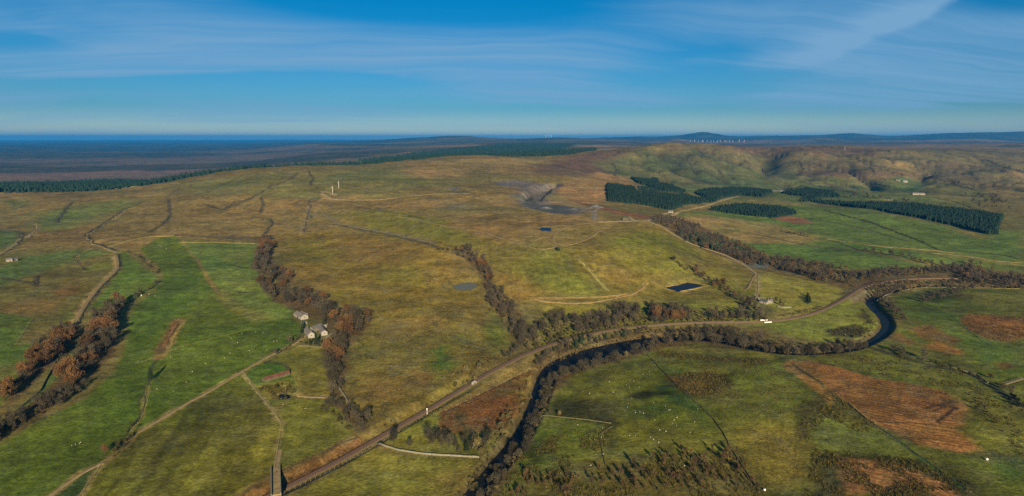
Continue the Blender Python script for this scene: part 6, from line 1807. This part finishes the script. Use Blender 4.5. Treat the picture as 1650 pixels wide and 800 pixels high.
# ------------------------------------------------------------------ towers on the skyline
def turbine(px, base_py, h, blade, label, yaw, parts=True, group=None, loc=None, rot=0.0):
    if loc is None:
        p = survey([(px, base_py)], 9)[0]
        loc = (p[0], p[1], float(hz(*p)[0]))
    root = empty('wind_turbine', loc, yaw)
    tag(root, label, 'wind turbine', group)
    mb = MB(); mb.tube((0, 0, -1), (0, 0, h), h * .030, h * .018, 10); mb.build('tower', M['turbine'], root, True)
    mb = MB(); mb.box((0, -h * .015, h * 1.005), (h * .035, h * .10, h * .036)); mb.build('nacelle', M['turbine'], root)
    mb = MB(); mb.tube((0, h * .035, h * 1.005), (0, h * .065, h * 1.005), h * .022, h * .008, 8); hub = mb.build('hub', M['turbine'], root)
    for k in range(3):
        a = rot + k * 2 * math.pi / 3
        d = Vector((math.sin(a), 0, math.cos(a))); e = Vector((math.cos(a), 0, -math.sin(a)))
        o = Vector((0, h * .045, h * 1.005))
        mb = MB()
        ws = ((0, .018), (.15, .05), (1, .008))
        vs = []
        for t, w_ in ws:
            c = o + d * (blade * t)
            vs += [c - e * (w_ * blade * .6) - Vector((0, blade * .006, 0)), c + e * (w_ * blade) - Vector((0, blade * .006, 0)), c + e * (w_ * blade) + Vector((0, blade * .006, 0)), c - e * (w_ * blade * .6) + Vector((0, blade * .006, 0))]
        fs = [(3, 2, 1, 0), (8, 9, 10, 11)]
        for q in (0, 4): fs += [(q + i, q + (i + 1) % 4, q + 4 + (i + 1) % 4, q + 4 + i) for i in range(4)]
        mb.add(vs, fs); mb.build('blade', M['turbine'], hub)
    return root


turbine(536, 312.5, 16.5, 7.5, 'white turbine tower nearer the moor track', R(78), rot=.35)
turbine(546, 304.2, 17.0, 7.5, 'white turbine tower higher on the green slope', R(84), rot=.1)


def far_tower(px, r, h, label, group, blade=.62):
    az = math.atan2(px - 825, F)
    x, y = r * math.sin(az), r * math.cos(az)
    z = float(hz(x, y)[0])
    turbine(0, 0, h, h * blade, label, -az + random.uniform(-.4, .4) + math.pi, group=group, loc=(x, y, z), rot=random.uniform(0, 2))


for px in (1108, 1115, 1121, 1127, 1129, 1135, 1141, 1146, 1152, 1157, 1163, 1167, 1172, 1177, 1186, 1194):
    far_tower(px + random.uniform(-1, 1), 13800 + random.uniform(-900, 900), random.uniform(36, 46), 'tiny white turbine of the wind farm below the blue cone hill', 'turbines of the far wind farm')
for px in (879, 884, 888):
    far_tower(px, 14500, 44, 'tiny pale turbine above the rolling spruce forest', 'turbines beyond the spruce forest')


def mast():
    p = survey([(1361, 243)], 9)[0]
    z = float(hz(*p)[0])
    h = 27.0
    root = empty('radio_mast', (p[0], p[1], z))
    tag(root, 'thin lattice mast standing on the dark heather skyline', 'mast')
    mb = MB()
    b = 2.4
    for k in range(3):
        a = k * 2.094
        mb.tube((b * math.cos(a), b * math.sin(a), 0), (.5 * math.cos(a), .5 * math.sin(a), h), .35, .25, 5)
    for i in range(10):
        z0, z1 = h * i / 10, h * (i + 1) / 10
        q0, q1 = b + (.5 - b) * i / 10, b + (.5 - b) * (i + 1) / 10
        for k in range(3):
            a, c = k * 2.094, (k + 1) * 2.094
            mb.tube((q0 * math.cos(a), q0 * math.sin(a), z0), (q1 * math.cos(c), q1 * math.sin(c), z1), .14, .14, 4)
    mb.build('lattice', M['steel'], root)
    mb = MB(); mb.tube((0, 0, h), (0, 0, h + 5), .2, .1, 5); mb.tube((.9, 0, h - 3), (1.7, 0, h - 3), .9, .9, 10); mb.build('antenna', M['steel'], root)


mast()
# ------------------------------------------------------------------ sheep
def sheep_mesh(v):
    rr = np.random.default_rng(v)
    n, m_ = 9, 8
    V, T = [], []
    for i in range(n):                                   # woolly barrel body, then neck and head in one surface
        t = i / (n - 1)
        x = -.55 + 1.55 * t
        if t < .68:
            q = .36 * math.sqrt(max(.06, 1 - ((t - .34) / .37) ** 2)); zc = .62
        else:
            k = (t - .68) / .32
            q = (.17, .16, .13, .06)[min(3, int(k * 3.99))]; zc = (.70 + .16 * k if v % 3 else .58 - .34 * k)
        for j in range(m_):
            a = 2 * math.pi * j / m_
            V.append((x, q * .86 * math.cos(a) * rr.uniform(.94, 1.06), zc + q * math.sin(a) * rr.uniform(.94, 1.06)))
    for i in range(n - 1):
        for j in range(m_):
            T.append((i * m_ + j, i * m_ + (j + 1) % m_, (i + 1) * m_ + (j + 1) % m_, (i + 1) * m_ + j))
    T.append(tuple(range(m_ - 1, -1, -1))); T.append(tuple(range((n - 1) * m_, n * m_)))
    mat = [0] * len(T)
    for k in range((n - 2) * m_, (n - 1) * m_): mat[k] = 1
    mb = MB()
    for x in (-.32, .32):
        for y in (-.17, .17):
            back = .06 if x < 0 else -.03                    # hock and knee
            mb.tube((x, y, .5), (x - back, y, .27), .075, .05, 5); mb.tube((x - back, y, .27), (x, y, 0), .05, .035, 5)
    for y in (-.13, .13): mb.tube((.78, y * .7, .86 if v % 3 else .36), (.74, y * 1.7, .84 if v % 3 else .36), .05, .02, 4)
    o = len(V)
    V += mb.v; T += [tuple(i + o for i in f) for f in mb.f]; mat += [1] * len(mb.f)
    me = bpy.data.meshes.new('sheep'); me.from_pydata(V, [], T)
    me.materials.append(M['wool']); me.materials.append(M['face'])
    me.polygons.foreach_set('material_index', np.array(mat, np.int32)); me.update()
    return me


SHEEP = [sheep_mesh(v) for v in range(4)]


def flock(pxs, phrase, s=0.75):
    P = survey(pxs, 1e9)
    z = hz(P[:, 0], P[:, 1])
    for p, zz in zip(P, z):
        o = bpy.data.objects.new('sheep', random.choice(SHEEP))
        o.location = (p[0], p[1], zz); o.rotation_euler.z = random.uniform(0, 6.28); o.scale = (s,) * 3
        COL.objects.link(o)
        tag(o, f'white sheep grazing {phrase}', 'sheep', f'sheep {phrase}')


flock([(950, 635), (1014, 600), (1031, 588), (1036, 604), (1047, 604), (1009, 621), (1015, 615), (1021, 615), (1014, 625), (1046, 600), (1030, 625), (982, 616), (988, 633), (1018, 643), (1012, 651), (1011, 657), (1053, 650), (1072, 655), (1080, 661), (1105, 661),
       (1037, 667), (1031, 665), (1024, 666), (1007, 663), (1055, 678), (1091, 674), (1086, 678), (1083, 683), (1090, 687), (1119, 681), (1063, 694), (1073, 696), (1014, 703), (1024, 703), (1048, 706), (1053, 709), (1061, 714), (1065, 723), (1100, 725), (1041, 690), (1060, 664), (1126, 653), (1124, 660), (1112, 698), (1078, 662)], 'on the sunlit pasture south of the river row')
flock([(931, 686), (949, 700), (971, 691), (958, 710), (969, 706), (960, 734), (997, 733), (972, 733), (1025, 752), (903, 764), (1103, 752), (952, 751), (880, 786), (960, 788), (1060, 790)], 'around the low kinked wall')
flock([(335, 551), (372, 546), (400, 532), (412, 536), (397, 529), (390, 538), (424, 537), (441, 551), (446, 550), (467, 543), (402, 566), (406, 562), (410, 560), (383, 553), (374, 559), (371, 570), (362, 578), (430, 565), (335, 577), (331, 587), (300, 617), (280, 632), (253, 628), (275, 576), (310, 600)], 'on the green slope west of the farmstead')
flock([(122, 717), (130, 714), (128, 716), (116, 719)], 'in the open middle of the long green field')
flock([(258, 396), (262, 394), (255, 397), (260, 398), (240, 475), (250, 478), (268, 402)], 'high on the long green field', 1.0)
flock([(456, 653), (494, 660), (492, 659)], 'in the paddock below the farm pond')
flock([(690, 453), (696, 454), (704, 452), (700, 450), (534, 466)], 'on the brown moor west of the silty pond', 1.0)
flock([(1274, 508), (1230, 545), (1308, 536), (1362, 540)], 'on the pale meadow inside the river bend')

def build_haze():
    zs = np.empty(len(ground.data.vertices) * 3, np.float32); ground.data.vertices.foreach_get('co', zs); zs = zs[2::3]
    zlo, zhi = float(zs.min()) - 3.0, max(float(zs.max()), CAMZ + 40) + 6.0
    print('HAZE', zlo, zhi)
    m, g = new_mat('haze')
    g.t.nodes.clear()
    vol = g.n('ShaderNodeVolumePrincipled', {'Color': (0.02, 0.25, 0.58, 1), 'Density': 3.6e-5, 'Anisotropy': 0.0})
    out = g.n('ShaderNodeOutputMaterial')
    g.t.links.new(vol.outputs[0], out.inputs['Volume'])
    b = MB()
    b.box((0, 0, (zlo + zhi) / 2), (126000, 126000, zhi - zlo))
    o = b.build('haze', m)
    tag(o, 'thin blue air over the whole valley and moors', 'haze', kind='stuff')


build_haze()
